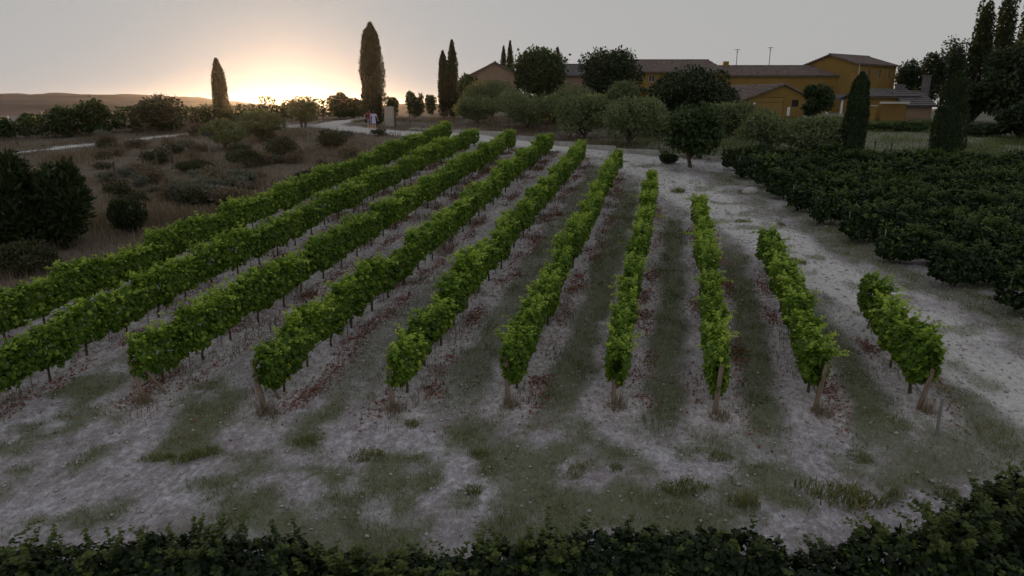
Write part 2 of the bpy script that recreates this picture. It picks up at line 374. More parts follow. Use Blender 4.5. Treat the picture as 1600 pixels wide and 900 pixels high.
def ground_mat():
    m, nt, out = new_mat('vineyard_soil')
    tc = nd(nt, 'ShaderNodeTexCoord'); vec = tc.outputs['Object']
    a = nd(nt, 'ShaderNodeAttribute'); a.attribute_name = 'mask'
    sp = nd(nt, 'ShaderNodeSeparateColor'); nt.links.new(a.outputs['Color'], sp.inputs[0])
    path, grass, dry = sp.outputs[0], sp.outputs[1], sp.outputs[2]
    far = nd(nt, 'ShaderNodeAttribute'); far.attribute_name = 'far'
    berm = nd(nt, 'ShaderNodeAttribute'); berm.attribute_name = 'berm'
    n1 = noise(nt, 0.55, 6, vec); n2 = noise(nt, 4.5, 6, vec, 0.7); n3 = noise(nt, 26, 4, vec, 0.7)
    soil = mixc(nt, ramp(nt, n1, [(0.32, 0), (0.68, 1)]), (0.32, 0.295, 0.33), (0.61, 0.605, 0.68))
    soil = mixc(nt, math_(nt, 'MULTIPLY', ramp(nt, n2, [(0.42, 1), (0.60, 0)]), 0.42), soil, (0.17, 0.14, 0.135))
    soil = mixc(nt, math_(nt, 'MULTIPLY', ramp(nt, n3, [(0.40, 1), (0.55, 0)]), 0.32), soil, (0.13, 0.105, 0.10))
    ms = nd(nt, 'ShaderNodeMapping'); ms.vector_type = 'POINT'; ms.inputs['Rotation'].default_value = (0, 0, 0.231); nt.links.new(vec, ms.inputs[0])
    m2 = nd(nt, 'ShaderNodeMapping'); m2.inputs['Scale'].default_value = (2.2, 1.5, 1.0); nt.links.new(ms.outputs[0], m2.inputs[0])
    n4 = noise(nt, 3.4, 9, m2.outputs[0], 0.82)
    soil = mixc(nt, math_(nt, 'MULTIPLY', ramp(nt, n4, [(0.44, 1), (0.54, 0)]), 0.55), soil, (0.16, 0.135, 0.13))
    soil = mixc(nt, math_(nt, 'MULTIPLY', ramp(nt, n4, [(0.56, 0), (0.68, 1)]), 0.6), soil, (0.80, 0.795, 0.82))
    bsoil = mixc(nt, ramp(nt, n4, [(0.40, 0), (0.62, 1)]), (0.34, 0.285, 0.285), (0.74, 0.725, 0.75))
    soil = mixc(nt, math_(nt, 'MULTIPLY', berm.outputs['Fac'], 0.6), soil, bsoil)
    pcol = mixc(nt, ramp(nt, n2, [(0.3, 0), (0.7, 1)]), (0.48, 0.465, 0.47), (0.68, 0.67, 0.69))
    pcol = mixc(nt, math_(nt, 'MULTIPLY', ramp(nt, n3, [(0.38, 1), (0.52, 0)]), 0.35), pcol, (0.24, 0.22, 0.21))
    pcol = mixc(nt, math_(nt, 'MULTIPLY', ramp(nt, n4, [(0.42, 1), (0.52, 0)]), 0.35), pcol, (0.25, 0.23, 0.22))
    c = mixc(nt, path, soil, pcol)
    gcol = mixc(nt, n2, (0.068, 0.088, 0.045), (0.17, 0.175, 0.105))
    gf = math_(nt, 'MULTIPLY', grass, ramp(nt, n3, [(0.3, 1.0), (0.75, 0.7)]))
    c = mixc(nt, gf, c, gcol)
    dcol = mixc(nt, n1, (0.10, 0.08, 0.06), (0.22, 0.175, 0.135))
    dcol = mixc(nt, math_(nt, 'MULTIPLY', n2, 0.5), dcol, (0.06, 0.05, 0.03))
    c = mixc(nt, math_(nt, 'MULTIPLY', dry, 0.92), c, dcol)
    # far fields: wide bands of stubble, plough and green
    mp = nd(nt, 'ShaderNodeMapping'); mp.inputs['Scale'].default_value = (0.0016, 0.011, 0.0); mp.inputs['Rotation'].default_value = (0, 0, 0.05); nt.links.new(vec, mp.inputs[0])
    vo = nd(nt, 'ShaderNodeTexVoronoi'); vo.inputs['Scale'].default_value = 1.0; nt.links.new(mp.outputs[0], vo.inputs['Vector'])
    sc_ = nd(nt, 'ShaderNodeSeparateColor'); nt.links.new(vo.outputs['Color'], sc_.inputs[0])
    fcol = ramp(nt, sc_.outputs[0], [(0.0, (0.17, 0.10, 0.07)), (0.3, (0.26, 0.17, 0.10)), (0.55, (0.09, 0.085, 0.04)), (0.8, (0.30, 0.21, 0.13)), (1.0, (0.13, 0.10, 0.06))])
    fcol = mixc(nt, math_(nt, 'MULTIPLY', noise(nt, 0.02, 5, vec), 0.5), fcol, (0.10, 0.08, 0.05))
    c = mixc(nt, far.outputs['Fac'], c, fcol)
    p = nd(nt, 'ShaderNodeBsdfPrincipled'); p.inputs['Roughness'].default_value = 0.95; p.inputs['Specular IOR Level'].default_value = 0.1
    nt.links.new(c, p.inputs['Base Color'])
    b = nd(nt, 'ShaderNodeBump'); b.inputs['Strength'].default_value = 0.6; b.inputs['Distance'].default_value = 0.05
    hh = math_(nt, 'ADD', math_(nt, 'MULTIPLY', n2, 1.0), math_(nt, 'MULTIPLY', n3, 0.45))
    nt.links.new(hh, b.inputs['Height']); nt.links.new(b.outputs[0], p.inputs['Normal'])
    nt.links.new(p.outputs[0], out.inputs['Surface'])
    return m
M['ground'] = ground_mat()

# ------------------------------------------------------------------ the setting: ground, road, far land, hills
def axis(a, b, step, lo, hi, g=1.14):
    fine = list(np.arange(a, b + 1e-6, step)); s = step; q = fine[-1]; up = []
    while q < hi: s *= g; q += s; up.append(q)
    s = step; q = fine[0]; dn = []
    while q > lo: s *= g; q -= s; dn.append(q)
    return np.array(dn[::-1] + fine + up)
def build_ground():
    X = axis(-34, 30, 0.22, -2500, 2500); Y = axis(5, 62, 0.22, -120, 4200)
    gx, gy = np.meshgrid(X, Y); x = gx.ravel(); y = gy.ravel()
    pm = pathmask(x, y); z = zt(x, y, pm)
    V = np.stack([x, y, z], 1)
    nx, ny = len(X), len(Y)
    i = np.arange(nx * ny).reshape(ny, nx)
    Fq = np.stack([i[:-1, :-1], i[:-1, 1:], i[1:, 1:], i[1:, :-1]], -1).reshape(-1, 4)
    gm = grassmask(x, y); dm = meadowmask(x, y)
    beyond = sstep(0.3, 2.2, y - np.interp(x, [p[0] for p in ROAD], [p[1] for p in ROAD]) - 1.5)
    gm = np.maximum(gm, 0.9 * beyond * sstep(0, 12, x)); dm = np.maximum(dm, 0.8 * beyond * sstep(14, 2, x)) * (1 - pm); fm = sstep(95, 140, y)
    bm_ = bermmask(x, y)
    pf = pm[Fq].mean(1) > 0.5; mf = ((dm + beyond)[Fq].mean(1) > 0.5) & ~pf; ff = fm[Fq].mean(1) > 0.5
    sets = [('dirt_track', pf & ~ff), ('meadow', mf & ~ff), ('far_fields', ff)]
    used = np.zeros(len(Fq), bool)
    for _, s in sets: used |= s
    sets.append(('ground', ~used))
    for name, s in sets:
        fs = Fq[s]; ids = np.unique(fs); remap = np.full(nx * ny, -1); remap[ids] = np.arange(len(ids))
        me = mesh_np(name, V[ids], remap[fs], [M['ground']], True)
        c = np.stack([pm, gm, dm, np.ones_like(pm)], 1)[ids].astype(np.float32)
        me.attributes.new('mask', 'FLOAT_COLOR', 'POINT').data.foreach_set('color', c.ravel())
        me.attributes.new('far', 'FLOAT', 'POINT').data.foreach_set('value', fm[ids].astype(np.float32))
        me.attributes.new('berm', 'FLOAT', 'POINT').data.foreach_set('value', bm_[ids].astype(np.float32))
        tag(link(name, me), kind='structure')
build_ground()

def build_hills():
    m, nt, out = new_mat('hill_slope')
    tc = nd(nt, 'ShaderNodeTexCoord'); mp = nd(nt, 'ShaderNodeMapping'); mp.inputs['Scale'].default_value = (0.008, 0.008, 0.16); nt.links.new(tc.outputs['Object'], mp.inputs[0])
    c = ramp(nt, noise(nt, 1.0, 6, mp.outputs[0]), [(0.35, (0.035, 0.028, 0.02)), (0.5, (0.11, 0.068, 0.05)), (0.65, (0.16, 0.10, 0.075))])
    p = nd(nt, 'ShaderNodeBsdfPrincipled'); p.inputs['Roughness'].default_value = 1.0; nt.links.new(c, p.inputs['Base Color']); nt.links.new(p.outputs[0], out.inputs['Surface'])
    ys = np.linspace(480, 1000, 46); us = np.linspace(-1.15, 0.2, 150)
    v = []
    for Y in ys:
        for u in us:
            px = 800 + u * F_PX
            ridge = np.interp(px, [-450, -100, 60, 110, 180, 235, 330, 385, 430, 520, 640, 760, 1000], [18, 17, 16, 18, 15.5, 16, 11, 6, 1, -2, 3, 1, -4])
            ridge += 1.1 * float(vn(px, 0, 17, 30)) + 0.5 * float(vn(px, 3, 5, 31))
            top = ZC + ridge / 1030.0 * 800
            k = float(sstep(480, 800, Y)) if Y < 800 else 1 - 0.5 * float(sstep(800, 1000, Y))
            step_ = 0.06 * math.sin(k * 22 + 2 * float(vn(px, Y, 60, 32)))
            v.append((u * Y, Y, -14 + (top + 14) * min(1, max(0, k + step_ * k * (1 - k) * 3))))
    n = len(us); f = [(a * n + b, a * n + b + 1, (a + 1) * n + b + 1, (a + 1) * n + b) for a in range(len(ys) - 1) for b in range(n - 1)]
    tag(link('hills', mesh_np('hills', v, f, [m], True)), kind='structure')
build_hills()

# ------------------------------------------------------------------ grapevines
def tube_mesh(name, paths, mat):
    b = MB()
    for pts, r in paths: b.tube(pts, r, 6)
    return b.mesh(name, mat, True)

def vine_foliage(seed, mat, n=1050, L=1.62, hz=0.46, cz=0.93, rx=0.33, size=0.135, shoots=8, tpl=LOBED, slen=(0.18, 0.42)):
    r = np.random.default_rng(seed); parts = []
    x = r.uniform(-L / 2, L / 2, n); a = r.uniform(0, 2 * math.pi, n)
    lump = 1 + 0.24 * vn(x * 2.2 + seed, a, 0.8, seed) + 0.20 * vn(x * 3 + seed * 3, a * 1.5, 0.4, seed + 1)
    endt = 1 - 0.25 * sstep(L / 2 - 0.45, L / 2, np.abs(x))
    rad = (1 - 0.5 * r.random(n) ** 2.2) * lump * endt
    ca, sa = np.cos(a), np.sin(a)
    P = np.stack([x, rx * rad * np.sign(ca) * np.abs(ca) ** 0.7, cz + hz * rad * np.sign(sa) * np.abs(sa) ** 0.75], 1)
    O = np.stack([r.normal(0, 0.25, n), ca, sa * 0.8], 1)
    N = unit(O + np.array([0, 0, 0.55]) + 0.5 * r.normal(size=(n, 3)))
    D = unit(O * 0.55 + np.array([0, 0, -0.75]) + 0.55 * r.normal(size=(n, 3)))
    t = np.clip(0.46 + 0.24 * r.normal(size=n), 0.02, 0.95)
    parts.append(leaves(P, D, N, size * r.uniform(0.65, 1.2, n), tpl, t))
    for k in range(shoots):
        sx = r.uniform(-L / 2 + 0.1, L / 2 - 0.1); side = r.choice([-1, 1]); ln = r.uniform(*slen)
        p0 = np.array([sx, side * r.uniform(0, 0.22), cz + hz * 0.72])
        dr = unit(np.array([r.normal(0, 0.35), side * abs(r.normal(0, 0.32)), 1.0]))
        if r.random() < 0.10: dr = unit(np.array([r.normal(0, 0.4), side * 1.0, 0.35])); ln *= 1.25
        m = max(7, int(ln / 0.022)); u = np.linspace(0, 1, m)[:, None]
        Q = p0 + dr * ln * u + np.array([0, 0, -0.22]) * ln * u ** 2.5
        sd = np.where(np.arange(m) % 2, 1, -1)[:, None] * unit(np.cross(dr, (0.3, 0.2, 1.0)))[None, :]
        D2 = unit(sd + dr * 0.5 + 0.35 * r.normal(size=(m, 3))); N2 = unit(np.array([0, 0, 1.0]) + 0.5 * dr + 0.4 * r.normal(size=(m, 3)))
        parts.append(leaves(Q + 0.02 * r.normal(size=(m, 3)), D2, N2, size * (1.0 - 0.5 * u[:, 0]) * r.uniform(0.8, 1.1, m), tpl, np.clip(0.6 + 0.4 * u[:, 0], 0, 1)))
    v, f, t = join(parts)
    return mesh_np('foliage', v, f, [mat], False, t)

def vine_trunk(seed):
    r = random.Random(seed); b = MB()
    pts = [(0, 0, -0.08), (r.uniform(-.03, .03), r.uniform(-.03, .03), 0.15), (r.uniform(-.06, .06), r.uniform(-.04, .04), 0.36), (0, 0, 0.6)]
    b.tube(pts, [0.04, 0.03, 0.026, 0.03], 6)
    for s in (-1, 1): b.tube([(0, 0, 0.58), (s * 0.2, 0, 0.64), (s * 0.6, r.uniform(-.02, .02), 0.66)], [0.024, 0.018, 0.012], 5)
    return b.mesh('trunk', M['bark'], True)

VINE = [vine_foliage(100 + k, M['vine'], n=int(rng.integers(1200, 1500)), size=0.118, hz=0.48, cz=0.91, rx=0.215, shoots=int(rng.integers(18, 30)), slen=(0.14, 0.45)) for k in range(10)]
VINE_D = [vine_foliage(200 + k, M['vine_right_shade'], n=1100, L=1.7, hz=0.46, cz=0.74, rx=0.42, size=0.13, shoots=28, tpl=LOBED_LO, slen=(0.25, 0.75)) for k in range(6)]
VINE_F = [vine_foliage(300 + k, M['vine_front_shade'], n=1900, L=1.75, hz=0.42, cz=0.70, rx=0.46, size=0.112, shoots=int(14 + 3 * k), slen=(0.2, 0.85)) for k in range(6)]
TRUNK = [vine_trunk(k) for k in range(6)]
ORD = ['', 'first', 'second', 'third', 'fourth', 'fifth', 'sixth', 'seventh', 'eighth', 'ninth', 'tenth', 'eleventh', 'twelfth']
def ordw(n):
    if n < len(ORD): return ORD[n]
    return f"{n}{'th' if 10 <= n % 100 <= 20 else {1: 'st', 2: 'nd', 3: 'rd'}.get(n % 10, 'th')}"

def vine(x, y, rz, meshes, label, group, sc=(1, 1, 1), r=random):
    o = thing('grapevine', label, 'grapevine', (x, y, zt1(x, y)), rz + (math.pi if r.random() < 0.5 else 0), group)
    o.scale = sc
    fo = link('foliage', r.choice(meshes), o); tr = link('trunk', r.choice(TRUNK), o)
    return o

row_rz = math.atan2(RR[1], RR[0])
def rowpt(o, t): return o * RN[0] + t * RR[0], o * RN[1] + t * RR[1]
SP = 1.3
for k, (o, a, b) in enumerate(ROWS):
    n = int((b - a - 0.5) / SP) + 1
    skip = set()
    for i in range(n):
        if i in skip: continue
        t = a + 0.75 + i * SP
        x, y = rowpt(o + random.uniform(-0.09, 0.09), t)
        s = random.uniform(0.92, 1.08)
        big = 1.12 if (k, i) in {(9, 1), (9, 0), (1, 9), (4, 4)} else 1.0
        vine(x, y, row_rz, VINE, f"leafy grapevine in the {ORD[k + 1]} row from the left, {ordw(i + 1)} from the near end",
             'grapevines in the trellised rows', (1.0, s * big * random.uniform(0.88, 1.15), s * big * random.uniform(0.94, 1.06)))

# trellis of each row: wooden end post, thin stakes, wires, hose
def cyl_post(h, r0, r1, n=10, seed=0):
    rr = random.Random(seed); b = MB()
    b.tube([(0, 0, -0.3), (rr.uniform(-.01, .01), rr.uniform(-.01, .01), h * 0.5), (0, 0, h)], [r0, (r0 + r1) / 2, r1], n)
    return b.mesh('post', M['wood'])
STAKE = MB().tube([(0, 0, -0.2), (0, 0, 1.12)], 0.014, 5).mesh('stake', M['steel'])
lean = [0.2, 0.2, -0.28, -0.16, -0.07, -0.03, 0.0, 0.05, 0.10, 0.16]
for k, (o, a, b) in enumerate(ROWS):
    x0, y0 = rowpt(o, a); x1, y1 = rowpt(o, b)
    z0 = zt1(x0, y0)
    th = thing('trellis', f"wooden end post, thin stakes and wires holding the {ORD[k + 1]} vine row from the left", 'trellis', (x0, y0, z0), 0, 'trellises of the vine rows')
    p = link('end_post', cyl_post([1.15, 1.15, 1.1, 1.2, 1.2, 1.15, 0.62, 1.2, 1.15, 1.0][k], 0.062, 0.052, 10, k), th)
    p.rotation_euler = (-0.06 if k < 7 else 0.04, lean[k], 0)
    e = link('end_post', cyl_post(1.05, 0.05, 0.045, 8, k + 20), th, (x1 - x0, y1 - y0, zt1(x1, y1) - z0)); e.rotation_euler = (0.12, 0.05, 0)
    t = a + 1.6
    while t < b:
        x, y = rowpt(o + random.uniform(-0.03, 0.03), t)
        s = link('stake', STAKE, th, (x - x0, y - y0, zt1(x, y) - z0)); s.rotation_euler = (random.gauss(0, .04), random.gauss(0, .04), random.random())
        t += SP * random.choice([1, 2, 2])
    for nm, h, rd, mt in (('wire', 0.66, 0.004, 'steel'), ('wire', 1.1, 0.004, 'steel'), ('drip_hose', 0.36, 0.010, 'hose')):
        ts = np.linspace(a, b, max(3, int((b - a) / 2))); xs, ys = o * RN[0] + ts * RR[0], o * RN[1] + ts * RR[1]
        zz = zt(xs, ys) + h + (0.03 * np.sin(ts * 2.1) if nm == 'drip_hose' else 0)
        MB().tube(np.stack([xs - x0, ys - y0, zz - z0], 1), rd, 4).build(nm, M[mt], th)
    if k == 2 or k == 8 or k == 3:   # brace beside the end post
        MB().tube([(0.28, 0.5, -0.1), (0.05, 0.1, 0.75)], 0.04, 8).build('brace', M['wood'], th)
sx, sy = gnd(1462, 686)
tag(MB().tube([(0, 0, -0.2), (0.0, 0, 0.85)], 0.032, 8).build('metal_stake', M['steel']), 'lone thin grey stake standing in grass near the rightmost vine row', 'stake').location = (sx, sy, zt1(sx, sy))

# vineyard block on the right, its darkness painted into the leaves: rows run across the view
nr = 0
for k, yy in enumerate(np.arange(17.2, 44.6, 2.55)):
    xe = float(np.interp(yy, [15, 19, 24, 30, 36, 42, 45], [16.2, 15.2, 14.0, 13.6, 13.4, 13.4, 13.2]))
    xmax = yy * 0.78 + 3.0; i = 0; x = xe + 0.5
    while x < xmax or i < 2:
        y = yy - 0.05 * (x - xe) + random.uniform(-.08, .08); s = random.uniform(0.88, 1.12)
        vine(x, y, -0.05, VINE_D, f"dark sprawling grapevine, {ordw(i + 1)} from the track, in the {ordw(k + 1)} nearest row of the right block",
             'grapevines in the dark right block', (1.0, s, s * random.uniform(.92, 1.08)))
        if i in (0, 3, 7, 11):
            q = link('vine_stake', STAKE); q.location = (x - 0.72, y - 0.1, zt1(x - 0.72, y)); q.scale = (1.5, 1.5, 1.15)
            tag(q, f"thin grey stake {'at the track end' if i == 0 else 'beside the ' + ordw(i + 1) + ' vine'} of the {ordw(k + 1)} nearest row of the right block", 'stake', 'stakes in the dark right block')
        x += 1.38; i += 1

# the row across the foreground
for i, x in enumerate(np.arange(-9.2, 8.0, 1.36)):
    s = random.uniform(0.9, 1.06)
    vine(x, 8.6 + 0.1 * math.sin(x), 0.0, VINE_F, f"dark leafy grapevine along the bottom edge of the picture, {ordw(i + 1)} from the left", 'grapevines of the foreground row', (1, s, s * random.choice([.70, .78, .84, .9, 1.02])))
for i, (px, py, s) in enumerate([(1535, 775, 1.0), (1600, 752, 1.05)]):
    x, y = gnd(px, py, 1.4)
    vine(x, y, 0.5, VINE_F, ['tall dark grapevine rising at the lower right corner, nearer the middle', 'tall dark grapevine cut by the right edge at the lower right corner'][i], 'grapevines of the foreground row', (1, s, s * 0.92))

# ------------------------------------------------------------------ ground cover
def blades(name, x, y, h, wd, mat, tints, lean_=0.5, z=None, r=rng):
    n = len(x); z = zt(x, y) if z is None else z
    a = r.uniform(0, 2 * math.pi, n); ln = np.abs(r.normal(0, lean_, n)) * h; b = r.uniform(0, 2 * math.pi, n)
    c = np.stack([x, y, z - 0.01], 1); w = wd * 0.5
    off = np.stack([np.cos(a) * w, np.sin(a) * w, np.zeros(n)], 1)
    mid = c + np.stack([np.cos(b) * ln * 0.35, np.sin(b) * ln * 0.35, h * 0.6], 1)
    tip = c + np.stack([np.cos(b) * ln, np.sin(b) * ln, h], 1)
    V = np.stack([c - off, c + off, mid + off * 0.7, mid - off * 0.7, tip], 1).reshape(-1, 3)
    base = (np.arange(n) * 5)[:, None]
    Fc = np.concatenate([base + np.array([[0, 1, 2]]), base + np.array([[0, 2, 3]]), base + np.array([[3, 2, 4]])])
    return link(name, mesh_np(name, V, Fc, [mat], False, np.repeat(tints, 5)))

def scatter(n, x0, x1, y0, y1, dens):
    x = rng.uniform(x0, x1, n); y = rng.uniform(y0, y1, n)
    k = rng.random(n) < dens(x, y); return x[k], y[k]

x, y = scatter(820000, -20, 17, 8, 47, lambda x, y: np.clip(grassmask(x, y) * 1.0, 0, 1) * (0.35 + 0.65 * sstep(-.3, .5, vn(x, y, .45, 40))) * np.clip(22 / y, 0.3, 1.0) * (np.abs(x) < y * 0.8 + 3))
h = rng.uniform(0.03, 0.10, len(x)) * (1 + 1.1 * sstep(.0, .8, vn(x, y, .6, 41)))
tt = np.clip(0.45 + 0.28 * vn(x, y, 1.2, 42) + 0.22 * rng.normal(size=len(x)), 0, 1)
tag(blades('grass', x, y, h, 0.012 + 0.010 * sstep(20, 45, y), M['grass'], tt, 0.7), 'short green and drying grass between the vine rows and on the headland', 'grass', kind='stuff')
print('grass blades', len(x))

def meadow_d(x, y): return meadowmask(x, y) * (1 - pathmask(x, y)) * (0.25 + 0.75 * sstep(-.4, .4, vn(x, y, 2.2, 50))) * (x > -0.82 * y - 3) * np.clip(30 / y, .35, 1)
x, y = scatter(210000, -45, -5, 10, 66, meadow_d)
h = rng.uniform(0.12, 0.45, len(x)) * (0.7 + 0.8 * sstep(-.2, .7, vn(x, y, 3.0, 51)))
tt = np.clip(0.4 + 0.25 * vn(x, y, 2.5, 52) + 0.25 * rng.normal(size=len(x)), 0, 1)
tag(blades('dry_grass', x, y, h, 0.03, M['dry'], tt, 0.45), 'tall dry meadow grass on the rough ground left of the vine rows', 'dry grass', kind='stuff')
x, y = scatter(160000, -30, 42, 44, 74, lambda x, y: (pdist(x, y, ROAD) > 1.5) * (pathmask(x, y) < 0.3) * (meadowmask(x, y) < 0.3) * (y - np.interp(x, [p[0] for p in ROAD], [p[1] for p in ROAD]) > 1.2) * (0.2 + 0.8 * sstep(-.3, .4, vn(x, y, 2, 53))))
k = x < 6 + 6 * rng.random(len(x))
for nm, kk, mt, lb in (('verge_grass', k, 'dry', 'dry grass under the olive trees beyond the dirt track'), ('orchard_grass', ~k, 'grass', 'rough green grass around the sheds beyond the dark right vineyard')):
    q = kk.sum(); tag(blades(nm, x[kk], y[kk], rng.uniform(0.1, 0.4, q), 0.035, M[mt], np.clip(0.3 + 0.25 * vn(x[kk], y[kk], 2.5, 54) + 0.2 * rng.normal(size=q), 0, 1), 0.45), lb, 'grass', kind='stuff')

def litter():
    P = []
    for k, (o, a, b) in enumerate(ROWS):
        t = a + 0.3
        while t < b:
            side = rng.choice([0.35, 0.5, 0.7, -0.3]); m = int(rng.integers(40, 300)); ext = rng.uniform(0.2, 0.7)
            tt = t + rng.normal(0, ext, m); oo = o + side + rng.normal(0, 0.16, m)
            P.append(np.stack([oo * RN[0] + tt * RR[0], oo * RN[1] + tt * RR[1]], 1)); t += rng.uniform(0.5, 1.7)
    P.append(np.stack([rng.uniform(-12, 10, 500), rng.uniform(12.5, 16, 500)], 1))
    P = np.concatenate(P); n = len(P)
    q = np.column_stack([P, zt(P[:, 0], P[:, 1]) + rng.uniform(0.012, 0.05, n)])
    D = unit(np.column_stack([rng.normal(size=(n, 2)), rng.normal(0, .25, n)])); N = unit(np.column_stack([rng.normal(0, .45, (n, 2)), np.ones(n)]))
    v, f, t = leaves(q, D, N, rng.uniform(0.03, 0.065, n), LOBED_LO, np.clip(0.45 + .32 * rng.normal(size=n), 0, 1))
    tag(link('leaf_litter', mesh_np('leaf_litter', v, f, [M['litter']], False, t)), 'patches of fallen reddish brown leaves along the vine rows', 'leaf litter', kind='stuff')
    print('litter', n)
litter()

def dw(x, y): return bermmask(x, y) * sstep(-.1, .5, vn(x, y, 1.1, 60)) * np.where(x * RN[0] + y * RN[1] < -2, 1.0, .35)
x, y = scatter(330000, -20, 14, 9, 52, dw)
tag(blades('dry_weeds', x, y, rng.uniform(0.05, 0.26, len(x)), 0.014 + .01 * sstep(20, 45, y), M['dry'], np.clip(.35 + .25 * rng.normal(size=len(x)), 0, 1), 0.7), 'thin dry weeds on the tilled bands under the vine rows', 'dry weeds', kind='stuff')

# weeds and dry tufts
def tuft_mesh(seed, n, h, spread, wd, mat, lean_=0.6):
    r = np.random.default_rng(seed)
    q = r.uniform(0, 2 * math.pi, n); e = 1.7 * spread * np.sqrt(r.random(n)) * (.8 + .2 * np.sin(q * 3)); x = e * np.cos(q); y = e * np.sin(q); hh = h * r.uniform(0.25, 1.35, n) * (1.15 - 0.85 * np.hypot(x, y) / (1.7 * spread))
    o = blades('tuft', x, y, hh, wd, mat, np.clip(.55 + .28 * r.normal(size=n), 0, 1), lean_, z=np.zeros(n), r=r)
    me = o.data; bpy.data.objects.remove(o); return me
TUFT_G = [tuft_mesh(400 + k, 300, 0.24, 0.20, 0.014, M['grass']) for k in range(4)]
TUFT_D = [tuft_mesh(410 + k, 130, 0.40, 0.16, 0.012, M['dry'], 0.8) for k in range(3)]
weed_px = [(1068, 770, 1.0), (1165, 790, 1.0), (1310, 775, 1.5), (1480, 775, .8), (750, 708, .7), (575, 712, .9), (645, 665, .7), (740, 770, .8), (900, 745, .8), (965, 738, .6), (1125, 712, .9), (1345, 715, .8), (310, 720, .9), (250, 725, .8), (1400, 780, .9), (480, 690, .7), (1060, 300, 1.3), (1160, 345, .9), (1220, 350, .8), (1245, 410, .9)]
for i, (px, py, s) in enumerate(weed_px):
    x, y = gnd(px, py)
    o = link('weed_tuft', random.choice(TUFT_G)); o.location = (x, y, zt1(x, y)); o.rotation_euler.z = random.random() * 6; o.scale = (s * random.uniform(.8, 1.9), s * random.uniform(.6, 1.2), s * random.uniform(.6, 1.2))
    place = 'on the pale track right of the vine rows' if i >= 16 else 'on bare soil in front of the vine rows'
    rank = 1 + sum(q[0] < px for q in (weed_px[16:] if i >= 16 else weed_px[:16]))
    tag(o, f"green weed tuft {place}, {ordw(rank)} from the left", 'weed', 'weed tufts on bare soil')
for k, (o_, a, b) in enumerate(ROWS[2:], 2):
    for j in range(1):
        x, y = rowpt(o_, a); x += 0.08; y -= 0.18
        t = link('dry_tuft', TUFT_D[k % 3]); t.location = (x, y, zt1(x, y)); t.rotation_euler.z = k; t.scale = (1.1, 1.1, 1.0)
        tag(t, f"straw coloured dry grass tuft at the foot of the {ORD[k + 1]} end post from the left", 'grass tuft', 'dry tufts at the end posts')

# ------------------------------------------------------------------ trees and bushes
def crown_mesh(seed, mat, W, D, H, n, size, tpl, clumps=26, flat=0.75, droop=0.0, up=0.0, fill=0.55, spiky=0.0, name='crown'):
    """crown in a box of W x D x H metres, bottom centre at origin; clumps of leaves through the volume"""
    r = np.random.default_rng(seed)
    c = rdirs(clumps, r); c *= (fill + (1 - fill) * r.random((clumps, 1))) ; c[:, 2] = np.where(c[:, 2] < -flat, -flat, c[:, 2])
    R = np.array([W / 2, D / 2, H / 2]); rad = r.uniform(0.17, 0.40, clumps)
    C = c * (1 - rad[:, None] * 0.85) * r.uniform(0.86, 1.14, (clumps, 1))
    per = r.multinomial(n, rad ** 2 / np.sum(rad ** 2)); parts = []
    tone = r.uniform(-0.12, 0.12, clumps)
    for k in range(clumps):
        m = per[k]
        d = rdirs(m, r); q = C[k] + d * (rad[k] * (0.55 + 0.5 * r.random((m, 1)) ** 0.6)) * (1 + spiky * np.maximum(0, r.normal(size=(m, 1))))
        P = q * R + np.array([0, 0, H / 2])
        N = unit(d + np.array([0, 0, 0.5]) + 0.6 * r.normal(size=(m, 3)))
        Dd = unit(d * 0.8 + np.array([0, 0, up - droop]) + 0.6 * r.normal(size=(m, 3)))
        parts.append(leaves(P, Dd, N, size * r.uniform(0.6, 1.25, m), tpl, np.clip(0.4 + tone[k] + 0.18 * r.normal(size=m), 0.02, 0.72)))
    v, f, t = join(parts)
    return mesh_np(name, v, f, [mat], False, t), C * R + np.array([0, 0, H / 2])

def tree(name, label, cat, base, H, W, mat, n, size, tpl=OVAL, crown_from=0.25, trunk=0.12, stems=1, clumps=26, group=None, seed=None, depth=None, young=0, lean_x=0.0, **kw):
    seed = seed if seed is not None else random.randrange(9999)
    rr = random.Random(seed)
    th = thing(name, label, cat, base, 0, group)
    cz = H * crown_from; me, C = crown_mesh(seed, mat, W, depth or W * 0.9, H - cz, n, size, tpl, clumps, **kw)
    cr = link('crown', me, th, (lean_x, 0, cz))
    b = MB()
    top = np.array([lean_x, 0, cz + (H - cz) * 0.35])
    for s in range(stems):
        ox = (s - (stems - 1) / 2) * trunk * 1.6; rt = trunk / (stems ** 0.5)
        mid = np.array([ox + rr.uniform(-.1, .1) * W * .4, rr.uniform(-.05, .05) * W, cz * 0.7 + 0.05])
        b.tube([(ox, 0, -0.3), mid, top + np.array([rr.uniform(-.1, .1) * W, 0, 0])], [rt * 1.25, rt, rt * 0.5], 7)
        idx = list(range(len(C))); rr.shuffle(idx)
        for q in idx[:5]: b.tube([mid, (mid + C[q] + np.array([lean_x, 0, cz])) / 2 + np.array([0, 0, -.1 * H * .3]), C[q] + np.array([lean_x, 0, cz])], [rt * 0.6, rt * 0.4, rt * 0.15], 5)
    b.build('trunk', M['bark'], th, True)
    return th

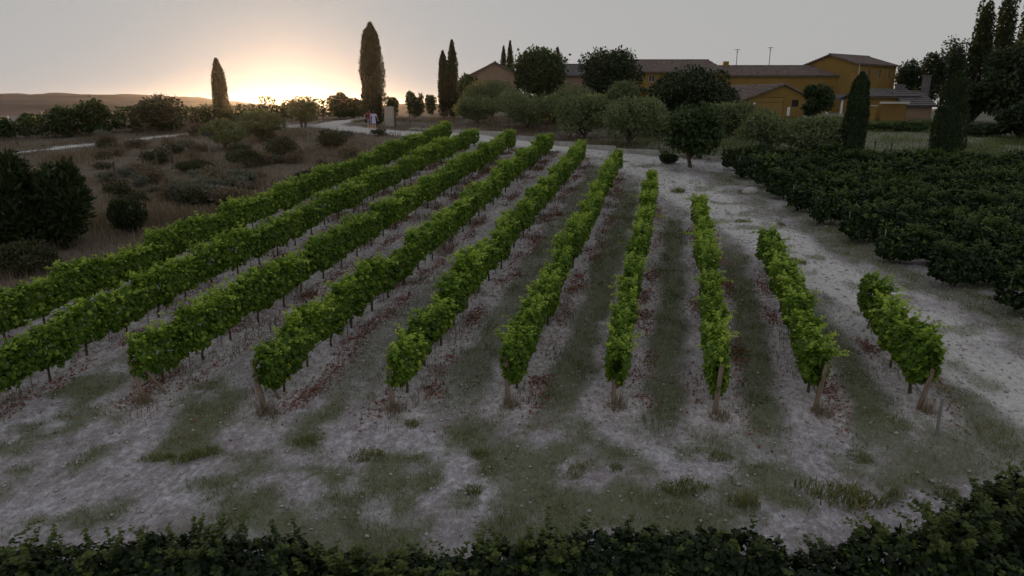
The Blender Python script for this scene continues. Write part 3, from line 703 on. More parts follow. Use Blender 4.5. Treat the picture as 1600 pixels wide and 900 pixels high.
def cypress(label, base, H, W, n=6500, mat='cypress', seed=1, twin=None, group='cypresses', top=0.42, lean_=0.0, low=0.75, leaf=0.2):
    r = np.random.default_rng(seed); th = thing('cypress', label, 'cypress tree', base, 0, group)
    def prof(u): return np.interp(u, [0, .06, .25, .5, .75, .9, 1.0], [low * .8, low, 1.0, .96, .78, top, 0.03])
    parts = []
    spires = [(0, 0, 1.0, 1.0)] + (twin or [])
    for (dx, dw, hs_, ws) in spires:
        m = int(n * hs_ * ws); u = r.random(m) ** 0.9; a = r.uniform(0, 2 * math.pi, m)
        rad = prof(u) * W / 2 * ws * (1 + 0.13 * vn(a * 1.3, u * H * hs_, .55, seed) + 0.10 * vn(a * 3, u * H * hs_, 1.3, seed + 2)) * (1 - 0.5 * r.random(m) ** 3)
        P = np.stack([dx + rad * np.cos(a) + lean_ * u * H, rad * np.sin(a), 0.12 + u * H * hs_], 1)
        O = np.stack([np.cos(a), np.sin(a), np.zeros(m)], 1)
        D_ = unit(O * 0.4 + np.array([0, 0, 1.0]) + 0.25 * r.normal(size=(m, 3))); N_ = unit(O + 0.5 * r.normal(size=(m, 3)))
        parts.append(leaves(P, D_, N_, leaf * r.uniform(.7, 1.5, m), SLIM, np.clip(.4 + .22 * vn(a * 2, u * H, .5, seed + 5) + .2 * r.normal(size=m), 0, .72)))
        # dense inner mass of the same foliage
        us = np.linspace(0, 0.97, 14); k = 12; vv = []; ff = []
        for i, q in enumerate(us):
            for j in range(k):
                an = 2 * math.pi * j / k; rd = prof(q) * W / 2 * ws * 0.72 * (1 + .12 * math.sin(an * 3 + i))
                vv.append((dx + rd * math.cos(an) + lean_ * q * H, rd * math.sin(an), 0.12 + q * H * hs_))
        for i in range(13):
            for j in range(k):
                p, q = i * k + j, i * k + (j + 1) % k; ff += [(p, q, q + k), (p, q + k, p + k)]
        parts.append((np.array(vv), np.array(ff), np.full(len(vv), 0.15)))
    v, f, t = join(parts)
    link('crown', mesh_np('crown', v, f, [M[mat]], False, t), th)
    MB().tube([(0, 0, -0.3), (0, 0, 0.5), (lean_ * H * .3, 0, H * 0.3)], [0.16, 0.13, 0.07], 8).build('trunk', M['bark'], th, True)
    return th

def span(px, pybase, pytop, wpx, Y=None):
    """base point, height and width in metres of something seen between two pixel rows; distance from the ground it stands on"""
    if Y is None: x, y = gnd(px, pybase)
    else: y = Y; x = at(px, 165, Y)[0]
    z = zt1(x, y); top = at(px, pytop, y); dep = abs(y / ray(px, (pybase + pytop) / 2)[1])
    return (x, y, z - 0.03), top[2] - z, wpx * dep / F_PX

B, H, W = span(345, 196, 95, 23, Y=69); cypress('single slender cypress far left beyond the dirt track', B, H, W, 5200, seed=11, top=.38, low=.95)
B, H, W = span(586, 195, 39, 37); cypress('tallest broad cypress standing right behind the two people', B, H, W, 9000, seed=12, top=.5, low=.72, twin=[(-W * .22, 0, .93, .5)])
B, H, W = span(708, 184, 66, 17, Y=76); cypress('cypress with two spires just right of the stone pillar', B, H, W, 5200, seed=13, low=.8, lean_=.0, twin=[(-W * .85, 0, .86, 1.0)])
B, H, W = span(787, 190, 74, 12, Y=104); cypress('shorter of two thin cypresses behind the left barn, the left one', B, H, W, 2600, seed=14)
B, H, W = span(797, 190, 66, 13, Y=106); cypress('taller of two thin cypresses behind the left barn, the right one', B, H, W, 2600, seed=15)
B, H, W = span(870, 190, 76, 15, Y=100); cypress('small pointed cypress showing behind the round walnut tree', B, H, W, 2600, seed=16)
B, H, W = span(1328, 254, 118, 34); cypress('dark leaning cypress beside the ochre shed and low wall', B, H, W, 8000, 'evergreen', seed=17, low=1.1, lean_=.02, top=.62, leaf=.17)
B, H, W = span(1475, 258, 117, 46); cypress('very dark cypress in front of the low house at right', B, H, W, 8000, 'evergreen', seed=18, low=.95, top=.6, leaf=.17)

OL = dict(mat=M['olive'], size=0.27, tpl=SLIM, up=0.55, spiky=0.26, clumps=30, trunk=0.14)
olives = [  # px, base y, top y, width px, Y or None, label
    (746, 194, 150, 50, None, 'small low olive tree at the left end of the fenced grove'),
    (768, 190, 116, 66, 74, 'taller olive tree behind the low one at the grove left end'),
    (824, 203, 134, 84, None, 'wide round olive tree below the big walnut tree'),
    (895, 205, 132, 60, 70, 'upright olive tree half hidden behind a wide grey one'),
    (914, 217, 148, 76, None, 'wide olive tree left of the fence post in the grove middle'),
    (985, 230, 150, 72, None, 'loose upright olive tree nearest the track bend'),
    (972, 205, 127, 44, 68, 'olive tree top showing under the dark dome shaped tree'),
    (1144, 238, 158, 60, 58, 'green olive tree just behind the lone tree by the track'),
    (1190, 243, 174, 66, None, 'bushy olive tree in front of the ochre shed'),
    (1268, 247, 182, 76, None, 'spreading olive tree left of the dark leaning cypress'),
    (866, 206, 150, 50, 66, 'narrow olive tree filling the gap right of the wide round one'),
    (945, 212, 158, 46, 64, 'low olive tree between the two wide grove olives'),
    (1022, 226, 168, 48, 58, 'low olive tree left of the lone track tree'),
    (1228, 240, 190, 50, 57, 'low olive tree between the shed olives')]
for i, (px, pb, pt, w, Y, lb) in enumerate(olives):
    B, H, W = span(px, pb, pt - 2, w * 1.4, Y)
    tree('olive_tree', lb, 'olive tree', B, H, W, n=8000, crown_from=0.12, group='olive trees in the fenced grove', seed=500 + i, stems=2 if i % 3 == 0 else 1, **OL)
for i, (px, pb, pt, w, Y, lb) in enumerate([
    (353, 233, 188, 58, None, 'low olive tree at the top of the meadow, leftmost of three'),
    (408, 222, 171, 70, None, 'middle olive tree of three at the top of the meadow'),
    (474, 198, 156, 54, None, 'olive tree by the track bend, rightmost of three in the meadow')]):
    B, H, W = span(px, pb, pt, w * 1.15, Y)
    tree('olive_tree', lb, 'olive tree', B, H, W, n=4800, crown_from=0.2, group='olive trees in the meadow', seed=530 + i, stems=2, **OL)

B, H, W = span(843, 190, 70, 100, 84); tree('walnut_tree', 'big round dark tree with bright sprigs at its top, behind the olives', 'tree', B, H, W, M['broadleaf'], 11000, 0.34, crown_from=.12, trunk=.3, clumps=50, seed=601, spiky=.2)
B, H, W = span(952, 190, 69, 104, 80); tree('dome_tree', 'dark dome shaped evergreen tree left of the long ochre house', 'tree', B, H, W, M['evergreen'], 15000, 0.28, crown_from=.06, trunk=.3, clumps=60, seed=602, fill=.7, spiky=.1)
B, H, W = span(1081, 205, 105, 138, 66); tree('dome_tree', 'wide dark round tree hiding the middle of the ochre house', 'tree', B, H, W, M['evergreen'], 17000, 0.26, crown_from=.06, trunk=.3, clumps=60, seed=603, fill=.7, spiky=.1)
B, H, W = span(1080, 263, 154, 98); tree('fig_tree', 'lone dark green tree standing at the edge of the dirt track', 'tree', B, H, W, M['broadleaf'], 7500, 0.24, crown_from=.16, trunk=.12, clumps=44, seed=604, droop=.3, spiky=.22)
B, H, W = span(1276, 215, 128, 56, 67); tree('garden_tree', 'small green tree against the right end of the ochre shed', 'tree', B, H, W, M['broadleaf'], 4500, 0.24, crown_from=.2, trunk=.12, seed=605)
B, H, W = span(733, 190, 114, 44, 86); tree('garden_tree', 'reddish dark tree between the two spired cypress and the barn', 'tree', B, H, W, M['broadleaf'], 4000, 0.3, crown_from=.15, trunk=.15, seed=606)
for i, (px, pt, w, Y, lb) in enumerate([
    (1413, 92, 46, 100, 'dark round tree just right of the tall ochre house'),
    (1447, 80, 54, 96, 'dark tree behind the low house chimneys'),
    (1478, 53, 52, 98, 'dark ragged tree left of the tall poplars')]):
    B, H, W = span(px, 190, pt, w, Y); tree('garden_tree', lb, 'tree', B, H, W, M['evergreen'], 6000, 0.3, crown_from=.1, trunk=.25, clumps=34, seed=610 + i, spiky=.15)
for i, (px, pt, w, Y, lb) in enumerate([(1517, -8, 34, 80, 'leftmost tall poplar cut by the top edge'), (1550, -38, 42, 82, 'middle and tallest poplar at the top right'), (1588, -22, 36, 84, 'rightmost tall poplar at the top right corner')]):
    B, H, W = span(px, 190, pt, w, Y); tree('poplar_tree', lb, 'poplar tree', B, H, W, M['poplar'], 6500, 0.28, crown_from=.08, trunk=.2, clumps=46, seed=620 + i, up=.8, group='poplars at the right')
for i, (px, pb, pt, w, Y, lb) in enumerate([
    (1580, 245, 55, 120, 66, 'huge dark tree filling the right edge below the poplars'),
    (1520, 235, 120, 70, 68, 'dark shrubby tree right of the very dark cypress'),
    (1610, 250, 150, 90, 56, 'dark bushy tree cut by the right edge above the vineyard')]):
    B, H, W = span(px, pb, pt, w, Y); tree('dark_tree', lb, 'tree', B, H, W, M['evergreen'], 12000 if i == 0 else 6000, 0.3, crown_from=.03, trunk=.25, clumps=46, seed=630 + i, fill=.65)

def bush(label, px, pb, pt, w, Y=None, mat='scrub', n=3000, size=.16, tpl=OVAL, seed=0, name='bush', group=None, **kw):
    B, H, W = span(px, pb, pt, w, Y)
    return tree(name, label, 'bush', B, H, W, M[mat], n, size, tpl, crown_from=.02, trunk=.04, stems=3, clumps=kw.pop('clumps', 22), group=group, seed=700 + seed, **kw)
bush('rounded bush pair beyond the track left of the tallest cypress, larger one', 530, 186, 141, 38, 74, 'broadleaf', 3600, .24, seed=1)
bush('lower rounded bush touching the larger one beside the tallest cypress', 553, 184, 150, 32, 75, 'broadleaf', 2800, .24, seed=2)
bush('dark squarish bush right of the stone pillar', 648, 184, 139, 37, None, 'broadleaf', 4200, .2, seed=3, depth=2.0)
bush('small sunlit bush peeking above the stone pillar', 613, 178, 144, 20, 74, 'broadleaf', 1600, .22, seed=4)
bush('small round bush beyond the gate between bush and cypress', 674, 172, 144, 20, 90, 'broadleaf', 1400, .24, seed=5)
bush('ragged leafy tree in the far hedge, left of two joined ones', 106, 214, 161, 52, None, 'broadleaf', 3000, .22, seed=6, spiky=.25)
bush('taller ragged tree in the far hedge, right of two joined ones', 148, 212, 149, 52, None, 'broadleaf', 3400, .22, seed=7, spiky=.25)
bush('wide wispy tree in the far hedge left of the slender cypress', 250, 206, 147, 84, None, 'scrub', 4600, .2, seed=8, spiky=.25, clumps=34)
bush('dark round bush far left above the hedge', 42, 208, 176, 34, 66, 'evergreen', 2200, .22, seed=9)
bush('tall dark reed clump at the left edge', 30, 392, 246, 110, None, 'reed', 15000, .3, SLIM, 10, 'reed_bush', up=.8, spiky=.35, clumps=46)
bush('tall dark reed clump leaning right, second from the left edge', 105, 384, 256, 92, None, 'reed', 13000, .3, SLIM, 11, 'reed_bush', up=.8, spiky=.35, clumps=46)
bush('small dark green bush between the reeds and first vine row', 204, 366, 306, 62, None, 'reed', 3800, .16, SLIM, 12, up=.8, spiky=.15)
bush('pale grey shrub beside the first vine row, left of three', 284, 318, 276, 48, None, 'greyscrub', 3200, .13, SLIM, 13, 'grey_shrub', 'pale grey shrubs', up=.4)
bush('pale grey shrub beside the first vine row, middle of three', 326, 312, 274, 58, None, 'greyscrub', 3600, .13, SLIM, 14, 'grey_shrub', 'pale grey shrubs', up=.4)
bush('pale grey shrub beside the first vine row, right of three', 372, 300, 272, 46, None, 'greyscrub', 2600, .13, SLIM, 15, 'grey_shrub', 'pale grey shrubs', up=.4)
bush('low dull bush in the meadow below the olive trees', 440, 250, 214, 66, None, 'scrub', 3200, .15, SLIM, 16, up=.5, spiky=.15)
bush('low dry bush near the first vine row top', 520, 232, 203, 56, None, 'scrub', 2600, .15, SLIM, 17, up=.5, spiky=.15)
bush('dry bush left of the middle meadow olive', 385, 262, 232, 60, None, 'scrub', 2800, .15, SLIM, 18, up=.5, spiky=.15)
bush('low scrub patch in the meadow behind the grey shrubs', 300, 270, 247, 70, None, 'scrub', 2400, .15, SLIM, 19, up=.5, spiky=.2)
bush('dark low scrub at the left edge below the reeds', 40, 425, 375, 110, None, 'scrub', 3600, .14, SLIM, 20, up=.6, spiky=.2)
bush('low shrub at the foot of the lone track tree', 1045, 256, 236, 34, None, 'broadleaf', 1300, .14, seed=21)
bush('dark hedge clump before the low house, left one', 1372, 225, 192, 60, 62, 'broadleaf', 3200, .2, seed=22)
bush('dark hedge clump before the low house, right one', 1425, 225, 190, 66, 61, 'broadleaf', 3200, .2, seed=23)
bush('dark green bush behind the olive before the ochre shed', 1120, 235, 180, 50, 60, 'evergreen', 3000, .2, seed=24)
bush('shaded bush between two olive trees in the grove', 1228, 240, 196, 44, 60, 'broadleaf', 2400, .2, seed=25)
bush('shaded bush behind the loose upright olive', 1020, 228, 180, 46, 62, 'broadleaf', 2600, .2, seed=26)

for i, (px, pb, pt, w, Y, lb) in enumerate([
    (800, 200, 150, 60, 78, 'shaded undergrowth bush between the barn and the big round tree'), (868, 205, 150, 70, 76, 'shaded undergrowth bush below the big round tree'),
    (935, 208, 145, 70, 74, 'shaded undergrowth bush below the dome shaped tree'), (1005, 212, 155, 60, 72, 'shaded undergrowth bush between the dome trees'),
    (715, 190, 152, 40, 82, 'shaded bush right of the cypress with two spires'), (1180, 225, 178, 60, 66, 'shaded bush at the foot of the ochre shed'),
    (1050, 225, 175, 70, 62, 'shaded bush left of the lone track tree'), (1455, 225, 188, 60, 64, 'shaded bush behind the very dark cypress'),
    (1545, 238, 195, 80, 58, 'dark bush along the far edge of the right vineyard')]):
    bush(lb, px, pb, pt, w, Y, ['broadleaf', 'olive', 'evergreen'][i % 3], 3600, .24, seed=40 + i, depth=3.0)
SHRUB = [crown_mesh(800 + k, M[mm], 1.1, 1.1, 0.75, 900, 0.13, SLIM, 14, up=.6, spiky=.3, name='dry_shrub')[0] for k, mm in enumerate(['dry', 'scrub', 'greyscrub', 'dry'])]
sp_ = []
while len(sp_) < 70:
    px, py = random.uniform(150, 600), random.uniform(206, 335); x, y = gnd(px, py)
    if meadowmask(np.array([x]), np.array([y]))[0] > .9 and pathmask(np.array([x]), np.array([y]))[0] < .05: sp_.append((px, x, y))
for n, (px, x, y) in enumerate(sorted(sp_)):
    o = link('dry_shrub', SHRUB[n % 4]); q = random.uniform(.6, 1.9); o.location = (x, y, zt1(x, y) - .05); o.scale = (q, q, q * random.uniform(.5, 1.0)); o.rotation_euler.z = random.random() * 6
    tag(o, f"low {['straw coloured', 'dull green', 'pale grey', 'straw coloured'][n % 4]} shrub among the meadow grass, {ordw(n + 1)} low shrub from the left", 'shrub', 'low dry shrubs in the meadow')

def pebbles():
    oc = np.array([(1, 0, 0), (0, 1, 0), (-1, 0, 0), (0, -1, 0), (0, 0, .7), (0, 0, -.5)], float); of = np.array([(0, 1, 4), (1, 2, 4), (2, 3, 4), (3, 0, 4), (1, 0, 5), (2, 1, 5), (3, 2, 5), (0, 3, 5)])
    x, y = scatter(60000, -16, 17, 9, 50, lambda x, y: np.clip(.9 * pathmask(x, y) + .3 + .5 * bermmask(x, y), 0, 1) * (meadowmask(x, y) < .2)); n = len(x)
    sz = .012 + .045 * rng.random(n) ** 3
    V = oc[None] * sz[:, None, None] * rng.uniform(.6, 1.4, (n, 6, 1)) * rng.uniform(.7, 1.3, (n, 1, 3)) + np.stack([x, y, zt(x, y) + sz * .2], 1)[:, None, :]
    Fc = of[None] + (np.arange(n) * 6)[:, None, None]
    tag(link('pebbles', mesh_np('pebbles', V.reshape(-1, 3), Fc.reshape(-1, 3), [M['rock']])), 'small pale stones strewn over the track and bare soil', 'stones', kind='stuff')
pebbles()

def far_hedge():
    parts = []; r = np.random.default_rng(77)
    for q in [(-120, 226), (0, 219), (100, 214), (200, 207), (330, 197), (430, 187), (520, 182)]: pass
    pts = [gnd(*q) for q in [(-160, 234), (0, 219), (100, 213), (200, 206), (330, 197)]] + [(-22.5, 72.0), (-15.5, 75.0)]
    for (ax, ay), (bx, by) in zip(pts[:-1], pts[1:]):
        ln = math.hypot(bx - ax, by - ay)
        for s in np.arange(0, ln, 1.25):
            u = s / ln; x = ax + (bx - ax) * u; y = ay + (by - ay) * u; m = 620
            P = np.stack([x + r.uniform(-.8, .8, m), y + r.normal(0, .32, m), zt1(x, y) + .25 + r.random(m) * (1.5 + .3 * r.normal())], 1)
            parts.append(leaves(P, rdirs(m, r), unit(rdirs(m, r) + np.array([0, 0, .8])), r.uniform(.12, .24, m), OVAL, np.clip(.4 + .2 * r.normal(size=m), 0, .75)))
            k = np.array([[x, y, zt1(x, y)], [x + .05, y, zt1(x, y)], [x + .05, y, zt1(x, y) + .8], [x, y, zt1(x, y) + .8]])
    v, f, t = join(parts)
    tag(link('hedge', mesh_np('hedge', v, f, [M['broadleaf']], False, t)), 'dark unbroken line of far vines beyond the dirt track at left', 'hedge', kind='stuff')
far_hedge()

# ------------------------------------------------------------------ buildings
def roof_mesh(b, e0, e1, r1, r0, tile=0.26, amp=0.045, course=0.42):
    """pan tile slope between eave e0-e1 and ridge r0-r1 (world points)"""
    e0, e1, r0, r1 = (np.array(q, float) for q in (e0, e1, r0, r1))
    nu = max(4, int(np.linalg.norm(e1 - e0) / tile) * 4); nv = max(2, int(np.linalg.norm((r0 + r1) / 2 - (e0 + e1) / 2) / course))
    nrm = np.cross(e1 - e0, r0 - e0); nrm /= np.linalg.norm(nrm); nrm = nrm if nrm[2] > 0 else -nrm
    V = []; 
    for j in range(nv):
        for q, lift in ((0.0, 0.05), (1.0, 0.0)):
            w = (j + q) / nv
            for i in range(nu + 1):
                u = i / nu; p = (e0 * (1 - u) + e1 * u) * (1 - w) + (r0 * (1 - u) + r1 * u) * w
                V.append(p + nrm * (amp * abs(math.sin(math.pi * i / 4)) + lift + 0.02))
    n = nu + 1; Fc = [(j * n + i, j * n + i + 1, (j + 1) * n + i + 1, (j + 1) * n + i) for j in range(nv * 2 - 1) for i in range(nu)]
    b.add(V, Fc)
    und = [e0, e1, r1, r0]; lo = [q - nrm * 0.10 for q in und]; hi = [q + nrm * 0.025 for q in und]
    b.add(lo + hi, [(3, 2, 1, 0)] + [(k, (k + 1) % 4, 4 + (k + 1) % 4, 4 + k) for k in range(4)])

def wall_mesh(b, p0, p1, z0, z1, holes=(), depth=0.28, gable=None, inward=None):
    """upright wall from p0 to p1 (plan) with openings (s0,s1,z0,z1) in metres along the wall; gable=(s, z) apex"""
    p0 = np.array(p0, float); p1 = np.array(p1, float); L = np.linalg.norm(p1 - p0); d = (p1 - p0) / L
    nin = np.array([-d[1], d[0]]) if inward is None else np.array(inward, float)
    P = lambda s, z, k=0.0: (p0[0] + d[0] * s + nin[0] * k, p0[1] + d[1] * s + nin[1] * k, z)
    S = sorted({0, L, *[h[0] for h in holes], *[h[1] for h in holes]}); Z = sorted({z0, z1, *[h[2] for h in holes], *[h[3] for h in holes]})
    for s0, s1 in zip(S[:-1], S[1:]):
        for a, c in zip(Z[:-1], Z[1:]):
            if any(h[0] <= s0 and s1 <= h[1] and h[2] <= a and c <= h[3] for h in holes): continue
            b.quad(P(s0, a), P(s1, a), P(s1, c), P(s0, c))
    for s0, s1, a, c in holes:
        b.quad(P(s0, a), P(s0, c), P(s0, c, depth), P(s0, a, depth)); b.quad(P(s1, a), P(s1, a, depth), P(s1, c, depth), P(s1, c))
        b.quad(P(s0, c), P(s1, c), P(s1, c, depth), P(s0, c, depth)); b.quad(P(s0, a), P(s0, a, depth), P(s1, a, depth), P(s1, a))
    if gable: b.poly([P(0, z1), P(L, z1), P(gable[0], gable[1])])
    return P

def window(th, P, hole, depth=0.2, fr=0.07, mull=True, off=None, bars=0, mat='frame'):
    s0, s1, a, c = hole; b = MB(); o = th.location
    def bar(sa, sb, za, zb): 
        q = [P(sa, za, depth), P(sb, za, depth), P(sb, zb, depth), P(sa, zb, depth)]; w = [P(sa, za, depth - .05), P(sb, za, depth - .05), P(sb, zb, depth - .05), P(sa, zb, depth - .05)]
        b.add(q + w, [(0, 1, 2, 3), (7, 6, 5, 4), (0, 4, 5, 1), (1, 5, 6, 2), (2, 6, 7, 3), (3, 7, 4, 0)])
    bar(s0, s0 + fr, a, c); bar(s1 - fr, s1, a, c); bar(s0 + fr, s1 - fr, a, a + fr); bar(s0 + fr, s1 - fr, c - fr, c)
    if mull: bar((s0 + s1) / 2 - fr / 2, (s0 + s1) / 2 + fr / 2, a + fr, c - fr)
    for k in range(bars):
        q = s0 + (s1 - s0) * (k + 1) / (bars + 1); bar(q - .02, q + .02, a + fr, c - fr)
        if k % 2 == 0: zq = a + (c - a) * (k + 1) / (bars + 1); bar(s0 + fr, s1 - fr, zq - .02, zq + .02)
    w = b.build('window', M[mat], th, off=o)
    g = MB(); g.quad(P(s0, a, depth + .03), P(s1, a, depth + .03), P(s1, c, depth + .03), P(s0, c, depth + .03))
    g.build('pane', M['glass'], w, off=o)
    return w

def house(label, p0, ax, Wd, Dp, z0, zeave, zridge, mat, holes_front=(), holes_side=(), ridge='front', name='house', tile='tile', over=0.35, windows=True, cat='house', hip=0.0, left_holes=()):
    """block with a pitched roof. p0: near-left corner in plan, ax: angle of the front wall; ridge 'front' = parallel to the front, 'side' = gable on the front"""
    u = np.array([math.cos(ax), math.sin(ax)]); w = np.array([-u[1], u[0]])
    A = np.array(p0, float); Bp = A + u * Wd; Cc = Bp + w * Dp; Dd = A + w * Dp
    th = thing(name, label, cat, (A[0], A[1], z0)); o = th.location
    b = MB(); gz = zridge
    gf = (Wd / 2, gz) if ridge == 'side' else None; gs = (Dp / 2, gz) if ridge == 'front' and not hip else None
    Pf = wall_mesh(b, A, Bp, z0, zeave, holes_front, gable=gf); Ps = wall_mesh(b, Bp, Cc, z0, zeave, holes_side, gable=gs)
    wall_mesh(b, Cc, Dd, z0, zeave, gable=gf); Pl = wall_mesh(b, Dd, A, z0, zeave, left_holes, gable=gs)
    b.build('wall', M[mat], th, off=o)
    for hset, P in ((holes_front, Pf), (holes_side, Ps), (left_holes, Pl)):
        for hh in hset: window(th, P, hh)
    r = MB(); e = over
    if ridge == 'front':
        sl = (zridge - zeave) / (Dp / 2); ez = zeave - sl * e
        k = lambda s, t, z: (A[0] + u[0] * s + w[0] * t, A[1] + u[1] * s + w[1] * t, z)
        roof_mesh(r, k(-e, -e, ez), k(Wd + e, -e, ez), k(Wd + e - hip, Dp / 2, zridge), k(-e + hip * 0, Dp / 2, zridge))
        roof_mesh(r, k(Wd + e, Dp + e, ez), k(-e, Dp + e, ez), k(-e, Dp / 2, zridge), k(Wd + e - hip, Dp / 2, zridge))
        if hip: roof_mesh(r, k(Wd + e, -e, ez), k(Wd + e, Dp + e, ez), k(Wd + e - hip, Dp / 2 + .02, zridge), k(Wd + e - hip, Dp / 2 - .02, zridge))
        r.tube([k(-e, Dp / 2, zridge + .06), k(Wd + e - hip, Dp / 2, zridge + .06)], 0.13, 6)
    else:
        sl = (zridge - zeave) / (Wd / 2); ez = zeave - sl * e
        k = lambda s, t, z: (A[0] + u[0] * s + w[0] * t, A[1] + u[1] * s + w[1] * t, z)
        roof_mesh(r, k(-e, Dp + e, ez), k(-e, -e, ez), k(Wd / 2, -e, zridge), k(Wd / 2, Dp + e, zridge))
        roof_mesh(r, k(Wd + e, -e, ez), k(Wd + e, Dp + e, ez), k(Wd / 2, Dp + e, zridge), k(Wd / 2, -e, zridge))
        r.tube([k(Wd / 2, -e, zridge + .06), k(Wd / 2, Dp + e, zridge + .06)], 0.13, 6)
    rf = r.build('roof', M[tile], th, off=o)
    return th, Pf, Ps, rf, k

def zpx(py, Y): return at(800, py, Y)[2]
def xpx(px, Y): return at(px, 120, Y)[0]
# long two-storey house, left half of the ochre farm
Y = 95; x0, x1 = xpx(965, Y), xpx(1133, Y); ze, zr = zpx(111, Y), zpx(94.5, Y + 4); zb = 6.8
s = lambda px: xpx(px, 95) - x0
th, Pf, Ps, rf, kk = house('long ochre farmhouse with tiled roof and one small upstairs window', (x0, Y), 0.0, x1 - x0, 8.0, zb, ze, zr, 'ochre',
      [(s(1014), s(1023.5), zpx(128, Y), zpx(118, Y)), (s(1100), s(1109), zpx(128, Y), zpx(118, Y))], hip=1.6)
MB().box(((s(965) + s(1133)) / 2, -0.08, ze - zb - 0.12), (x1 - x0, 0.12, 0.14)).build('cornice', M['trim'], th)
MB().box((s(1012), -0.9, zpx(139, Y) - zb), (9.0, 1.8, 0.14)).build('porch_roof', M['greytile'], th)
# lower long wing
Y = 96.5; x0, x1 = xpx(1134.5, Y), xpx(1333, Y); ze, zr = zpx(117, Y), zpx(103.5, Y + 3.5)
th2, *_ , kk2 = house('lower long ochre wing with tiled roof right of the farmhouse', (x0, Y), 0.0, x1 - x0, 7.0, zb, ze, zr, 'ochre', hip=3.2, name='house_wing')
MB().box(((x1 - x0) / 2, -0.06, ze - zb - 0.14), (x1 - x0, 0.08, 0.16)).build('cornice', M['trim'], th2)
MB().box((xpx(1145, Y) - x0, 3.6, zr - zb + 0.25), (0.7, 0.6, 0.8)).build('chimney', M['ochre'], th2)
for px, pt, lb in ((1149, 77, 'left of two thin aerial masts on the ochre wing roof'), (1200, 74, 'right of two thin aerial masts on the ochre wing roof')):
    x = xpx(px, 100); zt_ = zpx(pt, 100); a = thing('aerial_mast', lb, 'antenna', (x, 100, zr + 0.05), 0, 'aerial masts')
    h = zt_ - zr; MB().tube([(0, 0, -0.15), (0, 0, h)], 0.05, 6).build('pole', M['wood'], a)
    MB().tube([(-.42, 0, h - .08), (.42, 0, h - .08)], 0.03, 5).build('crossbar', M['wood'], a)
    MB().tube([(-.2, 0, h - .35), (.25, 0, h - .38)], 0.02, 5).build('crossbar', M['wood'], a)
# tall corner house: gable face to the left, eave face with three windows to the right
Y = 94; cx = xpx(1341, Y); ang = math.radians(-57); u = np.array([math.cos(ang), math.sin(ang)]); A = np.array([cx, Y]) - u * 8.6
ze, zr = zpx(99, Y), zpx(82, Y)
th3, Pf3, Ps3, rf3, kk3 = house('tall ochre house with gable and three small windows at far right', A, ang, 8.6, 8.9, zb, ze, zr, 'ochre',
      [], [(2.0, 2.6, ze - 1.75, ze - .7), (4.6, 5.2, ze - 1.75, ze - .7), (6.9, 7.5, ze - 1.75, ze - .7)], ridge='side')
MB().tube([(Pf3(8.57, zb)[0] - A[0], Pf3(8.57, zb)[1] - A[1] - .1, 0.3), (Pf3(8.57, ze)[0] - A[0], Pf3(8.57, ze)[1] - A[1] - .1, ze - zb)], 0.06, 6).build('drainpipe', M['trim'], th3)
MB().box((Ps3(1.6, 0, -.05)[0] - A[0], Ps3(1.6, 0, -.05)[1] - A[1], zpx(138, Y) - zb), (0.12, 1.5, 2.4), ang).build('door', M['white'], th3)
